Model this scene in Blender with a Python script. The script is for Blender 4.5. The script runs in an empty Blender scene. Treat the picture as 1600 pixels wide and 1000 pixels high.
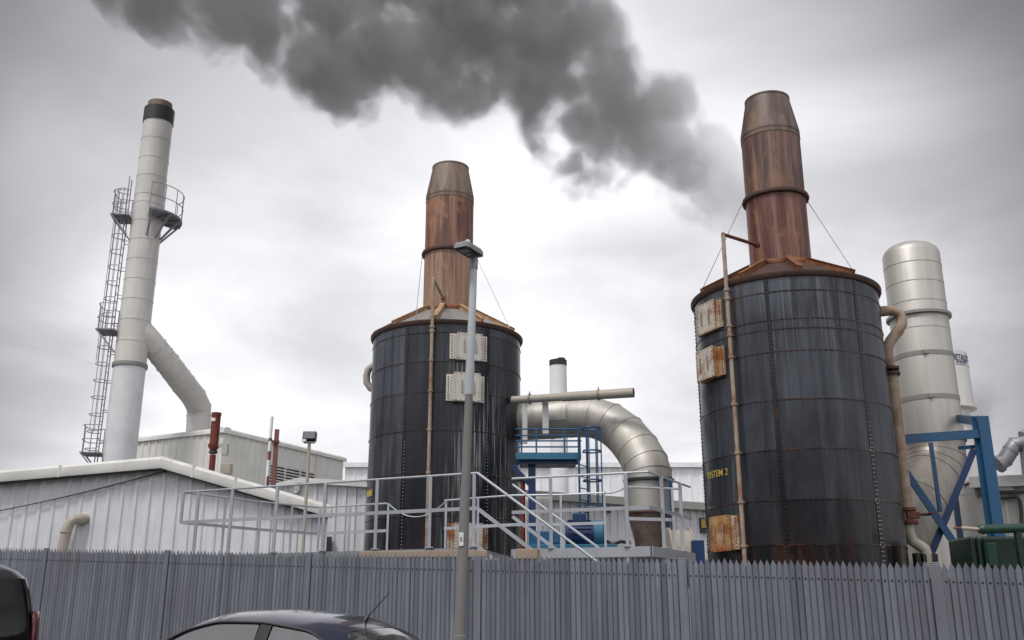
import bpy, bmesh, math, random
from mathutils import Vector, Matrix, noise
random.seed(7)
R = math.radians
sc = bpy.context.scene
col = sc.collection
EYE = Vector((0, 0, 1.6)); PITCH = R(16.56); F = 1500.0
cP, sP = math.cos(PITCH), math.sin(PITCH)

# ------------------------------------------------------------------ camera
cam = bpy.data.cameras.new('camera'); cam.sensor_width = 36; cam.lens = 36 * F / 1600
cam.clip_end = 2000
co = bpy.data.objects.new('camera', cam); col.objects.link(co)
co.location = EYE; co.rotation_euler = (math.pi / 2 + PITCH, 0, 0)
sc.camera = co

# ------------------------------------------------------------------ survey helpers: photo pixel + a known depth / height -> world point
def ray(px, py):
    u = (px - 800) / F; v = (500 - py) / F
    return Vector((u, cP - v * sP, sP + v * cP))
def at(px, py, Y):
    d = ray(px, py); return EYE + d * (Y / d.y)
def at_z(px, py, z):
    d = ray(px, py); return EYE + d * ((z - EYE.z) / d.z)
def at_plane(px, py, p, n):
    d = ray(px, py); return EYE + d * ((Vector(p) - EYE).dot(Vector(n)) / d.dot(Vector(n)))
def hit_cyl(px, py, cx, cy, r):
    d = ray(px, py); ex, ey = -cx, -cy
    a = d.x ** 2 + d.y ** 2; b = 2 * (ex * d.x + ey * d.y); c = ex * ex + ey * ey - r * r
    D = max(b * b - 4 * a * c, 0)
    t = (-b - math.sqrt(D)) / (2 * a); return EYE + d * t
def ang(p, cx, cy): return math.atan2(p.y - cy, p.x - cx)

# ------------------------------------------------------------------ mesh builder
WORLD = {}
def root_off(o):
    while o.parent is not None: o = o.parent
    return Vector(o.location)
class MB:
    def __init__(s): s.v = []; s.f = []; s.sm = []; s.tint = None
    def add(s, vs, fs, smooth=False):
        b = len(s.v); s.v += [Vector(v) for v in vs]
        for f in fs: s.f.append([b + i for i in f]); s.sm.append(smooth)
    def box(s, c, size, rz=0, M=None):
        x, y, z = [q / 2 for q in size]; c = Vector(c)
        vs = [Vector((a * x, b * y, d * z)) for a in (-1, 1) for b in (-1, 1) for d in (-1, 1)]
        Mx = M if M is not None else Matrix.Rotation(rz, 3, 'Z')
        s.add([c + Mx @ v for v in vs], [(0, 1, 3, 2), (4, 6, 7, 5), (0, 4, 5, 1), (2, 3, 7, 6), (0, 2, 6, 4), (1, 5, 7, 3)])
        return s
    def bar(s, p0, p1, w, h=None, up=(0, 0, 1)):
        p0, p1 = Vector(p0), Vector(p1); h = h or w
        d = (p1 - p0); L = d.length
        if L < 1e-6: return s
        d.normalize(); up = Vector(up)
        if abs(d.dot(up)) > .98: up = Vector((0, 1, 0))
        x = d.cross(up).normalized(); z = x.cross(d).normalized()
        M = Matrix((x, d, z)).transposed()
        return s.box((p0 + p1) / 2, (w, L, h), M=M)
    def tube(s, pts, r, seg=12, caps=True, smooth=True, closed=False):
        pts = [Vector(p) for p in pts]; n = len(pts)
        rs = r if isinstance(r, (list, tuple)) else [r] * n
        def tan(i):
            a = pts[(i - 1) % n] if (closed or i > 0) else pts[i]
            b = pts[(i + 1) % n] if (closed or i < n - 1) else pts[i]
            return (b - a).normalized()
        t0 = tan(0); up = Vector((0, 0, 1)) if abs(t0.z) < .9 else Vector((0, 1, 0))
        x = t0.cross(up).normalized(); rings = []
        vs = []
        for i in range(n):
            t = tan(i); x = (x - t * x.dot(t)).normalized(); y = t.cross(x)
            # mitre widening
            k = 1.0
            for j in range(seg):
                a = 2 * math.pi * j / seg
                vs.append(pts[i] + (x * math.cos(a) + y * math.sin(a)) * rs[i] * k)
        fs = []
        m = n if closed else n - 1
        for i in range(m):
            for j in range(seg):
                i2 = (i + 1) % n
                fs.append((i * seg + j, i * seg + (j + 1) % seg, i2 * seg + (j + 1) % seg, i2 * seg + j))
        s.add(vs, fs, smooth)
        if caps and not closed:
            s.add([vs[j] for j in range(seg)], [tuple(reversed(range(seg)))])
            s.add([vs[(n - 1) * seg + j] for j in range(seg)], [tuple(range(seg))])
        return s
    def lathe(s, prof, c, seg=48, a0=0, a1=2 * math.pi, smooth=True, captop=False, capbot=False, rzf=None):
        full = abs(a1 - a0 - 2 * math.pi) < 1e-6
        m = seg if full else seg + 1
        vs = []
        for (r, z) in prof:
            for j in range(m):
                a = a0 + (a1 - a0) * j / seg
                vs.append((c[0] + r * math.cos(a), c[1] + r * math.sin(a), c[2] + z))
        fs = []
        for i in range(len(prof) - 1):
            for j in range(seg):
                j2 = (j + 1) % m
                fs.append((i * m + j, i * m + j2, (i + 1) * m + j2, (i + 1) * m + j))
        if captop: fs.append(tuple((len(prof) - 1) * m + j for j in range(m)))
        if capbot: fs.append(tuple(reversed(range(m))))
        s.add(vs, fs, smooth); return s
    def dome(s, p, n, r, h=None):
        p = Vector(p); n = Vector(n).normalized(); h = h or r * .6
        up = Vector((0, 0, 1)) if abs(n.z) < .9 else Vector((0, 1, 0))
        x = n.cross(up).normalized(); y = n.cross(x)
        vs = [p + (x * math.cos(k * math.pi / 3) + y * math.sin(k * math.pi / 3)) * r for k in range(6)]
        vs += [p + n * h + (x * math.cos(k * math.pi / 3) + y * math.sin(k * math.pi / 3)) * r * .5 for k in range(6)]
        s.add(vs, [(k, k + 6, (k + 1) % 6 + 6, (k + 1) % 6) for k in range(6)] + [(11, 10, 9, 8, 7, 6)], False); return s
    def prism(s, poly, off):
        n = len(poly); off = Vector(off); a = [Vector(p) for p in poly]; b = [p + off for p in a]
        s.add(a + b, [tuple(range(n)), tuple(reversed(range(n, 2 * n)))] + [(i, i + n, (i + 1) % n + n, (i + 1) % n) for i in range(n)])
        return s
    def build(s, name, m, parent=None, loc=None, recalc=True, bevel=0, label=None):
        me = bpy.data.meshes.new(name)
        o = bpy.data.objects.new(name, me); col.objects.link(o)
        if parent is not None:
            o.parent = parent; off = root_off(parent)
        else:
            if loc is None:
                zs = min(v.z for v in s.v); loc = Vector((sum(v.x for v in s.v) / len(s.v), sum(v.y for v in s.v) / len(s.v), zs))
            o.location = loc; off = Vector(loc)
        me.from_pydata([v - off for v in s.v], [], s.f)
        me.polygons.foreach_set('use_smooth', s.sm)
        if recalc:
            bm = bmesh.new(); bm.from_mesh(me); bmesh.ops.recalc_face_normals(bm, faces=bm.faces); bm.to_mesh(me); bm.free()
        if any(s.sm): me.set_sharp_from_angle(angle=R(38))
        if s.tint is not None:
            at_ = me.attributes.new('tint', 'FLOAT', 'POINT'); at_.data.foreach_set('value', s.tint)
        me.materials.append(m); me.update()
        if bevel:
            b = o.modifiers.new('bevel', 'BEVEL'); b.width = bevel; b.segments = 2; b.limit_method = 'ANGLE'
        if label: o['label'] = label
        return o
def empty(name, loc, label, cat, group=None):
    o = bpy.data.objects.new(name, None); col.objects.link(o); o.location = loc; o.empty_display_size = .3
    return tag(o, label, cat, group)
def tag(o, label, cat, group=None):
    o['label'] = label; o['category'] = cat
    if group: o['group'] = group
    return o
def struct(o, kind='structure'): o['kind'] = kind; return o
def copy_tree(o, parent=None):
    c = o.copy(); col.objects.link(c)
    if parent is not None: c.parent = parent
    for ch in list(o.children): copy_tree(ch, c)
    return c

# ------------------------------------------------------------------ materials
class NT:
    def __init__(s, name):
        s.m = bpy.data.materials.new(name); s.m.use_nodes = True; s.t = s.m.node_tree; s.n = s.t.nodes
        s.b = s.n['Principled BSDF']; s.tc = s.n.new('ShaderNodeTexCoord')
    def link(s, a, b): s.t.links.new(a, b)
    def noise(s, scale=(1, 1, 1), detail=5, rough=.55, dist=0, w=0):
        mp = s.n.new('ShaderNodeMapping'); mp.inputs['Scale'].default_value = scale; mp.inputs['Location'].default_value = (w, w * .7, w * .3)
        s.link(s.tc.outputs['Object'], mp.inputs['Vector'])
        t = s.n.new('ShaderNodeTexNoise'); t.inputs['Scale'].default_value = 1; t.inputs['Detail'].default_value = detail
        t.inputs['Roughness'].default_value = rough; t.inputs['Distortion'].default_value = dist
        s.link(mp.outputs[0], t.inputs['Vector']); return t.outputs['Fac']
    def ramp(s, fac, stops, interp='LINEAR'):
        r = s.n.new('ShaderNodeValToRGB'); r.color_ramp.interpolation = interp
        e = r.color_ramp.elements
        while len(e) < len(stops): e.new(.5)
        for k, (p, c) in enumerate(stops):
            e[k].position = p; e[k].color = (c, c, c, 1) if isinstance(c, (int, float)) else (*c, 1)
        s.link(fac, r.inputs[0]); return r.outputs[0]
    def mix(s, fac, a, b, blend='MIX'):
        m = s.n.new('ShaderNodeMix'); m.data_type = 'RGBA'; m.blend_type = blend
        for sock, val in ((m.inputs[0], fac), (m.inputs[6], a), (m.inputs[7], b)):
            if hasattr(val, 'links') or hasattr(val, 'is_linked'): s.link(val, sock)
            else: sock.default_value = val if isinstance(val, (int, float)) else (*val, 1)
        return m.outputs[2]
    def math(s, op, a, b=0.0, c=None):
        m = s.n.new('ShaderNodeMath'); m.operation = op
        for sock, val in zip(m.inputs, (a, b) if c is None else (a, b, c)):
            if hasattr(val, 'is_linked'): s.link(val, sock)
            else: sock.default_value = val
        return m.outputs[0]
    def z(s):
        x = s.n.new('ShaderNodeSeparateXYZ'); s.link(s.tc.outputs['Object'], x.inputs[0]); return x.outputs[2]
    def attr(s, name):
        a = s.n.new('ShaderNodeAttribute'); a.attribute_name = name; return a.outputs['Fac']
    def bump(s, h, strength=.2, dist=.01):
        b = s.n.new('ShaderNodeBump'); b.inputs['Strength'].default_value = strength; b.inputs['Distance'].default_value = dist
        s.link(h, b.inputs['Height']); s.link(b.outputs[0], s.b.inputs['Normal'])
    def out(s, color=None, rough=.5, metal=0, spec=None, coat=None):
        for k, v in (('Base Color', color), ('Roughness', rough), ('Metallic', metal)):
            if v is None: continue
            if hasattr(v, 'is_linked'): s.link(v, s.b.inputs[k])
            else: s.b.inputs[k].default_value = v if isinstance(v, (int, float)) else (*v, 1)
        if spec is not None: s.b.inputs['Specular IOR Level'].default_value = spec
        if coat: s.b.inputs['Coat Weight'].default_value = coat; s.b.inputs['Coat Roughness'].default_value = .05
        return s.m

def painted(name, c, rough=.5, dirt=(.12, .10, .08), amt=.5, metal=0, streak=True, spec=None):
    t = NT(name)
    n1 = t.noise((7, 7, .6) if streak else (3, 3, 3), 6, .6)
    n2 = t.noise((1.3, 1.3, 1.3), 4, .6, w=3)
    f = t.math('MULTIPLY', t.ramp(n1, [(.48, 0), (.78, 1)]), t.ramp(n2, [(.35, .15), (.7, 1)]))
    f = t.math('MULTIPLY', f, amt)
    cc = t.mix(t.ramp(n2, [(.3, 0), (.7, 1)]), [q * .88 for q in c], [min(q * 1.06, 1) for q in c])
    return t.out(t.mix(f, cc, dirt), t.math('ADD', rough, t.math('MULTIPLY', t.math('SUBTRACT', n2, .5), .25)), metal, spec)

M = {}
M['clad'] = painted('white_cladding', (.73, .74, .77), .45, (.25, .23, .20), .45)
M['clad_cream'] = painted('cream_cladding', (.74, .73, .69), .45, (.34, .30, .24), .40)
M['trim'] = painted('white_trim', (.74, .73, .70), .5, (.25, .22, .18), .4, streak=False)
M['verge'] = painted('white_flashing', (.72, .71, .68), .5, (.22, .20, .16), .7, streak=False)
M['trim_grey'] = painted('grey_trim', (.42, .41, .38), .55, (.2, .17, .13), .4, streak=False)
M['chimney'] = painted('chimney_white', (.62, .60, .57), .40, (.34, .26, .18), .42)
M['chimney_low'] = painted('chimney_white_low', (.68, .69, .70), .32, (.4, .36, .3), .18)
M['hazed_clad'] = painted('hazed_cladding', (.82, .83, .85), .6, (.6, .6, .6), .2)  # paled so the colour stands in for distance haze
M['black'] = painted('black_paint', (.018, .017, .022), .4, (.06, .05, .04), .3)
M['dark'] = painted('dark_metal', (.035, .033, .035), .5, (.08, .05, .03), .4)
M['steelgrey'] = painted('galvanised_grey', (.30, .31, .33), .45, (.16, .13, .1), .4, .3)
M['rail'] = painted('rail_grey', (.42, .44, .48), .42, (.22, .17, .12), .35, .25)
M['raildark'] = painted('dark_galvanised', (.27, .27, .30), .5, (.1, .08, .07), .4, .3)
M['blue'] = painted('blue_paint', (.014, .085, .19), .42, (.05, .07, .09), .35)
M['bluelight'] = painted('light_blue_paint', (.03, .15, .25), .45, (.05, .08, .1), .35)
M['bluedeep'] = painted('deep_blue_paint', (.010, .036, .12), .42, (.03, .04, .06), .35)
M['green'] = painted('green_paint', (.012, .05, .035), .4, (.04, .03, .02), .5)
M['greendark'] = painted('dark_green_paint', (.006, .022, .015), .45, (.03, .02, .015), .5)
M['beigepipe'] = painted('beige_pipe', (.42, .38, .32), .5, (.20, .10, .05), .45, streak=False)
M['timber'] = painted('weathered_timber', (.36, .29, .22), .75, (.16, .10, .06), .5, streak=False)
M['yellow'] = painted('yellow_paint', (.48, .37, .08), .5, (.3, .2, .05), .3)
M['white'] = painted('white_paint', (.78, .78, .76), .5, (.4, .38, .33), .25)
M['concrete_base'] = painted('concrete', (.30, .29, .27), .85, (.14, .12, .1), .5, streak=False)
M['postlow'] = painted('weathered_column', (.205, .197, .192), .75, (.08, .06, .05), .6)
M['postup'] = painted('pale_column_sleeve', (.50, .53, .55), .4, (.3, .28, .25), .2)
M['ink'] = painted('black_ink', (.03, .03, .03), .6, amt=0)
M['blueink'] = painted('blue_ink', (.06, .08, .17), .6, amt=0)
M['roofsheet'] = painted('roof_sheet', (.45, .46, .47), .5, (.2, .18, .15), .4)
M['rubber'] = painted('tyre_rubber', (.02, .02, .02), .8, amt=.1)
M['interior'] = painted('dark_interior', (.03, .03, .033), .9, amt=.1)

def rusty(name, base, rust, amt, rough=.7, lo=.42, hi=.62, sc_=(2.5, 2.5, 2.5), metal=0):
    t = NT(name); n = t.noise(sc_, 8, .65, .4); n2 = t.noise((9, 9, 3), 6, .7, w=5)
    f = t.math('MULTIPLY', t.ramp(t.math('ADD', t.math('MULTIPLY', n, .7), t.math('MULTIPLY', n2, .3)), [(lo, 0), (hi, 1)]), amt)
    rc = t.mix(n2, [q * .5 for q in rust], [min(1, q * 1.5) for q in rust])
    t.bump(n2, .3, .01)
    return t.out(t.mix(f, base, rc), rough, metal)
M['rustpipe'] = rusty('rusty_beige_pipe', (.36, .29, .22), (.20, .075, .03), .9, lo=.45, hi=.65)
M['rustbrown'] = rusty('deep_rust', (.16, .045, .02), (.07, .018, .010), 1)
M['rustorange'] = rusty('orange_rust', (.27, .105, .035), (.08, .022, .012), .95)
M['rustbeam'] = rusty('tan_rusty_beam', (.42, .27, .16), (.25, .09, .03), .9, lo=.46, hi=.66)
M['rustrim'] = rusty('dark_rust_rim', (.05, .028, .022), (.10, .035, .018), .8)
M['hatch'] = rusty('hatch_white', (.58, .55, .49), (.30, .10, .03), .9, .6, lo=.53, hi=.72)
M['hatch_b'] = rusty('hatch_white_rusting', (.52, .48, .42), (.30, .10, .03), .95, .6, lo=.47, hi=.62)
M['hatchrust'] = rusty('hatch_rusted', (.52, .36, .16), (.28, .08, .02), 1, .6, lo=.38, hi=.58)
M['flange_rust'] = rusty('flange_rust', (.5, .42, .3), (.28, .09, .025), 1, .65, lo=.40, hi=.56)
M['redrust'] = rusty('red_oxide', (.13, .016, .012), (.20, .05, .012), .8, .6, lo=.48, hi=.66)
M['redpole'] = painted('red_oxide_pole', (.20, .07, .06), .6, (.1, .03, .02), .4)

# tank shell: dark blue-grey glossy plates, pale chalky runs, rust at the foot
def tank_mat(name, seed, pale, H):
    t = NT(name)
    st = t.noise((3.4, 3.4, .34), 7, .62, .3, w=seed)
    fine = t.noise((26, 26, .5), 4, .6, w=seed + 4)
    big = t.noise((.8, .8, .45), 4, .55, .3, w=seed + 9)
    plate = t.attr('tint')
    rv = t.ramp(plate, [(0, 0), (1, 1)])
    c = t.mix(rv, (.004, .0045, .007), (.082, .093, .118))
    c = t.mix(t.ramp(big, [(.36, .75), (.6, 0)]), c, (.008, .009, .012))
    drip = t.noise((6, 6, .2), 6, .6, .2, w=seed + 15)
    c = t.mix(t.math('MULTIPLY', t.ramp(drip, [(.50, 0), (.66, 1)]), .75), c, (.007, .007, .009))
    c = t.mix(t.math('MULTIPLY', t.ramp(st, [(.50, 0), (.70, 1)]), t.math('ADD', t.math('MULTIPLY', rv, .55), .08)), c, (.12, .13, .148))
    zone = t.noise((.55, .55, .12), 2, .5, w=seed + 21)
    c = t.mix(t.math('MULTIPLY', t.ramp(fine, [(.52, 0), (.64, 1)]), t.math('MULTIPLY', t.ramp(zone, [(.50, 0), (.58, 1)]), pale)), c, (.40, .41, .42))
    rz = t.noise((3, 3, .5), 6, .65, w=seed + 2)
    zz = t.z()
    foot = t.ramp(t.math('ADD', t.math('DIVIDE', zz, H), t.math('MULTIPLY', t.math('SUBTRACT', rz, .5), .35)), [(.30, 1), (.46, 0)])
    f2 = t.math('MULTIPLY', foot, t.ramp(rz, [(.45, .0), (.65, .8)]))
    c = t.mix(f2, c, (.055, .022, .014))
    spots = t.noise((2.2, 2.2, .8), 8, .7, w=seed + 7)
    c = t.mix(t.math('MULTIPLY', t.ramp(spots, [(.62, 0), (.7, 1)]), .6), c, (.085, .032, .016))
    c = t.mix(t.math('LESS_THAN', plate, -.5), c, t.mix(t.ramp(spots, [(.46, 0), (.62, 1)]), (.010, .009, .010), (.075, .03, .017)))
    c = t.mix(t.math('GREATER_THAN', plate, 1.5), c, (.34, .34, .34))
    t.bump(t.math('ADD', big, t.math('MULTIPLY', st, .3)), .3, .06)
    return t.out(c, t.math('ADD', .06, t.math('MULTIPLY', st, .36)), 0.0, .36)
M['tank_a'] = tank_mat('tank_plate_one', 2, .8, 8.7)
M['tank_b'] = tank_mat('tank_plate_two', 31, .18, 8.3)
def stack_mat(name, a, b, c_, seed):
    t = NT(name)
    st = t.noise((4.2, 4.2, .22), 7, .62, .3, w=seed); fine = t.noise((18, 18, 1.2), 5, .6, w=seed + 3)
    k = t.ramp(t.math('ADD', t.math('MULTIPLY', st, .8), t.math('MULTIPLY', fine, .2)), [(.40, a), (.50, b), (.63, c_)])
    mot = t.noise((1.6, 1.6, .9), 8, .68, .6, w=seed + 8)
    k = t.mix(t.ramp(mot, [(.52, 0), (.66, .75)]), k, [min(1, q * 1.15) for q in (a[0], a[1] * .82, a[2] * .6)])
    k = t.mix(t.math('MULTIPLY', fine, .25), k, (.05, .03, .02))
    t.bump(fine, .15, .01)
    return t.out(k, .5, .0, .5)
M['stack_lo_a'] = stack_mat('stack_tan_rust', (.40, .26, .17), (.33, .20, .13), (.14, .055, .038), 4)
M['stack_up_a'] = stack_mat('stack_red_rust', (.34, .20, .14), (.20, .085, .055), (.080, .024, .018), 14)
M['stack_lo_b'] = stack_mat('stack_maroon_rust', (.27, .15, .10), (.135, .040, .028), (.050, .013, .010), 24)
M['stack_up_b'] = stack_mat('stack_brown_rust', (.25, .165, .125), (.135, .066, .048), (.058, .02, .016), 34)
M['stack_cone'] = stack_mat('stack_grey_brown', (.24, .185, .145), (.19, .135, .105), (.115, .065, .048), 44)
M['stack_cone_b'] = stack_mat('stack_brown_cone', (.18, .135, .11), (.13, .085, .068), (.075, .04, .032), 54)

def silver(name, c, rough, metal, seed=0, stain=.4):
    t = NT(name); st = t.noise((4, 4, .3), 6, .6, w=seed); big = t.noise((.9, .9, .9), 4, .6, w=seed + 5)
    cc = t.mix(t.math('MULTIPLY', t.ramp(st, [(.48, 0), (.75, 1)]), stain), c, [q * .45 for q in c])
    cc = t.mix(t.ramp(big, [(.3, 0), (.7, .5)]), cc, (c[0] * 1.02, c[1] * .97, c[2] * .88))
    t.bump(big, .12, .05)
    return t.out(cc, t.math('ADD', rough - .06, t.math('MULTIPLY', st, .18)), metal)
M['silver'] = silver('aluminium_cladding', (.49, .475, .45), .46, .55, 0, .55)
M['silver_b'] = silver('aluminium_cladding_dull', (.58, .575, .57), .48, .4, 12)
M['duct'] = silver('duct_cladding', (.47, .452, .425), .52, .48, 21, .6)
M['elbow'] = silver('elbow_cladding', (.30, .275, .25), .42, .6, 41, .9)
M['duct_dark'] = rusty('duct_scorched', (.20, .17, .15), (.10, .04, .025), .9, .45, metal=.4)
M['band'] = painted('band_grey', (.26, .25, .235), .5, (.15, .12, .1), .4)

# galvanised pale fence with per-pale tint
t = NT('galvanised_pales')
n = t.noise((14, 14, .7), 6, .65); n2 = t.noise((40, 40, 12), 5, .7, w=3); big = t.noise((.6, .6, .6), 4, .6, w=8)
ta = t.attr('tint'); c = t.mix(t.ramp(ta, [(0, 0), (1, 1)]), (.135, .146, .178), (.235, .251, .298))
c = t.mix(t.ramp(n, [(.5, 0), (.8, .8)]), c, (.33, .35, .40))
c = t.mix(t.ramp(big, [(.35, .45), (.65, 0)]), c, (.12, .12, .135))
c = t.mix(t.ramp(n2, [(.55, 0), (.75, .4)]), c, (.09, .085, .085))
c = t.mix(t.math('LESS_THAN', ta, -.5), c, (.03, .028, .03))
M['pale'] = t.out(c, .62, .25)

t = NT('asphalt'); n = t.noise((60, 60, 60), 4, .7); n2 = t.noise((.5, .5, .5), 4, .6)
M['asphalt'] = t.out(t.mix(n2, t.mix(n, (.03, .03, .031), (.07, .07, .07)), (.06, .058, .055)), .9)
t = NT('paving'); n = t.noise((30, 30, 30), 4, .7); n2 = t.noise((.7, .7, .7), 4, .6)
M['paving'] = t.out(t.mix(n2, t.mix(n, (.14, .135, .13), (.24, .23, .22)), (.17, .165, .16)), .9)
t = NT('yard_ground'); n = t.noise((8, 8, 8), 6, .7); n2 = t.noise((.2, .2, .2), 4, .6)
M['yard'] = t.out(t.mix(n2, t.mix(n, (.10, .097, .09), (.20, .19, .18)), (.13, .125, .12)), .95)
t = NT('car_paint_navy'); n = t.noise((3, 3, 3), 4); M['navy'] = t.out(t.mix(n, (.012, .014, .038), (.018, .02, .05)), .28, .35, .5, .8)
t = NT('car_paint_dark'); n = t.noise((3, 3, 3), 4); M['darkcar'] = t.out(t.mix(n, (.010, .010, .013), (.016, .016, .02)), .3, .3, .5, .7)
def glass_mat(name, tr, fac):
    m = bpy.data.materials.new(name); m.use_nodes = True; n = m.node_tree.nodes; l = m.node_tree.links; n.clear()
    o = n.new('ShaderNodeOutputMaterial'); mx = n.new('ShaderNodeMixShader'); a = n.new('ShaderNodeBsdfTransparent'); g = n.new('ShaderNodeBsdfGlossy'); fr = n.new('ShaderNodeFresnel'); fr.inputs[0].default_value = 1.5
    a.inputs[0].default_value = (*tr, 1); g.inputs['Roughness'].default_value = .03; ad = n.new('ShaderNodeMath'); ad.operation = 'ADD'; ad.inputs[1].default_value = fac; ad.use_clamp = True
    nz = n.new('ShaderNodeTexNoise'); nz.inputs['Scale'].default_value = 3; bp_ = n.new('ShaderNodeBump'); bp_.inputs['Strength'].default_value = .04; l.new(nz.outputs['Fac'], bp_.inputs['Height']); l.new(bp_.outputs[0], g.inputs['Normal'])
    l.new(fr.outputs[0], ad.inputs[0]); l.new(ad.outputs[0], mx.inputs[0]); l.new(a.outputs[0], mx.inputs[1]); l.new(g.outputs[0], mx.inputs[2]); l.new(mx.outputs[0], o.inputs[0]); return m
t = NT('window_glass'); t.b.inputs['Transmission Weight'].default_value = .9; t.b.inputs['IOR'].default_value = 1.45
n = t.noise((2, 2, 2), 3); M['glass'] = t.out(t.mix(n, (.40, .43, .44), (.46, .48, .5)), .02, 0)
t = NT('tinted_glass'); t.b.inputs['Transmission Weight'].default_value = .55
n = t.noise((2, 2, 2), 3); M['tint'] = t.out(t.mix(n, (.05, .055, .06), (.06, .065, .07)), .03, 0)
M['glass'] = glass_mat('car_glass', (.86, .89, .90), .24); M['tint'] = glass_mat('privacy_glass', (.05, .05, .06), .02)
t = NT('red_lens'); n = t.noise((30, 30, 30), 2); M['redlens'] = t.out(t.mix(n, (.06, .004, .004), (.13, .008, .007)), .15, 0, None, .6)
t = NT('clear_lens'); n = t.noise((30, 30, 30), 2); M['clearlens'] = t.out(t.mix(n, (.5, .5, .5), (.7, .7, .7)), .12, .3)
t = NT('alloy'); n = t.noise((5, 5, 5), 2); M['alloy'] = t.out(t.mix(n, (.45, .45, .46), (.6, .6, .6)), .35, .8)
t = NT('lens_panel'); n = t.noise((40, 40, 40), 2); M['lens_panel'] = t.out(t.mix(n, (.10, .095, .11), (.2, .19, .21)), .2)

# ------------------------------------------------------------------ text
def text_mb(body, size, fmap, bold=0.0, align='LEFT', extrude=.004):
    cu = bpy.data.curves.new('lettering', 'FONT'); cu.body = body; cu.size = size; cu.extrude = extrude; cu.offset = bold; cu.align_x = align
    o = bpy.data.objects.new('lettering', cu); col.objects.link(o)
    dg = bpy.context.evaluated_depsgraph_get(); me = bpy.data.meshes.new_from_object(o.evaluated_get(dg))
    b = MB(); b.add([fmap(v.co) for v in me.vertices], [tuple(p.vertices) for p in me.polygons])
    bpy.data.objects.remove(o); bpy.data.curves.remove(cu); bpy.data.meshes.remove(me)
    return b

# ------------------------------------------------------------------ ground
FD = Vector((.8965, -.443, 0)); FN = Vector((.443, .8965, 0)); FO = Vector((-.53, 13.0, 0))
def sn(x, y):
    d = Vector((x, y, 0)) - FO; return d.dot(FD), d.dot(FN)
def gz(x, y):
    s, n_ = sn(x, y); s = max(-14, min(12, s)); return .12 - .0355 * s
def fpt(s, n_, dz=0):
    p = FO + FD * s + FN * n_; p.z = gz(p.x, p.y) + dz; return p
def sheet(name, m, srange, nrange, dz, ds=4, kind='structure', skirt=None):
    b = MB(); ns = max(2, int((srange[1] - srange[0]) / ds)); nn = max(1, int((nrange[1] - nrange[0]) / ds))
    vs = [fpt(srange[0] + (srange[1] - srange[0]) * i / ns, nrange[0] + (nrange[1] - nrange[0]) * j / nn, dz) for i in range(ns + 1) for j in range(nn + 1)]
    b.add(vs, [(i * (nn + 1) + j, (i + 1) * (nn + 1) + j, (i + 1) * (nn + 1) + j + 1, i * (nn + 1) + j + 1) for i in range(ns) for j in range(nn)])
    if skirt:
        a = [fpt(srange[0] + (srange[1] - srange[0]) * i / ns, nrange[0], dz) for i in range(ns + 1)]
        d_ = [p - Vector((0, 0, skirt)) for p in a]
        b.add(a + d_, [(i, i + 1, ns + 2 + i, ns + 1 + i) for i in range(ns)])
    return struct(b.build(name, m, recalc=False))
gs = [-500, -300, -150, -80, -40, -20, -14, -10, -5, 0, 5, 10, 12, 20, 40, 80, 150, 300, 500]
b = MB(); nn = len(gs)
b.add([fpt(s, n_, -.12) for s in gs for n_ in gs], [(i * nn + j, (i + 1) * nn + j, (i + 1) * nn + j + 1, i * nn + j + 1) for i in range(nn - 1) for j in range(nn - 1)])
struct(b.build('ground', M['yard'], recalc=False))
sheet('pavement', M['paving'], (-60, 60), (-3.3, .6), 0, 2, skirt=.118)
sheet('road', M['asphalt'], (-60, 60), (-11, -3.45), -.108, 2)
b = MB()
for i in range(120):
    a = fpt(-60 + i, -3.375, -.03); c_ = fpt(-60 + i + .992, -3.375, -.03); b.bar(a, c_, .14, .16)
struct(b.build('kerb', M['paving']))
b = MB()
for k, n_ in ((0, -3.75), (1, -3.95)):
    for i in range(60):
        p0, p1 = fpt(-60 + 2 * i, n_ - .04, -.103), fpt(-58 + 2 * i, n_ - .04, -.103); q0, q1 = fpt(-60 + 2 * i, n_ + .04, -.103), fpt(-58 + 2 * i, n_ + .04, -.103)
        b.add([p0, p1, q1, q0], [(0, 1, 2, 3)])
struct(b.build('road_marking', M['yellow'], recalc=False))

b = MB(); hs_ = [-160 + 4 * i for i in range(81)]; hn = [-24, -27, -30, -33, -37, -42, -60, -80]; hh = [0, 2.4, 5.6, 8.6, 11, 12.4, 13, 9]  # unseen bank added behind the camera to darken the tanks' lower reflections
for s_ in hs_:
    for n_, h_ in zip(hn, hh):
        k = noise.noise(Vector((s_ * .11, n_ * .13, 3.0))); b.v.append(fpt(s_, n_ + k * 2, -.2 + h_ * (1 + .35 * k)))
m_ = len(hn)
b.f = [[i * m_ + j, (i + 1) * m_ + j, (i + 1) * m_ + j + 1, i * m_ + j + 1] for i in range(80) for j in range(m_ - 1)]; b.sm = [True] * len(b.f)
t = NT('blocker_bank_green'); n = t.noise((6, 6, 6), 8, .7); n2 = t.noise((.3, .3, .3), 4, .6); M['blocker_bank'] = t.out(t.mix(n2, t.mix(n, (.02, .026, .012), (.06, .07, .03)), (.05, .045, .03)), .95)
struct(b.build('reflection_blocker', M['blocker_bank'], loc=fpt(0, -50)))
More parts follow.
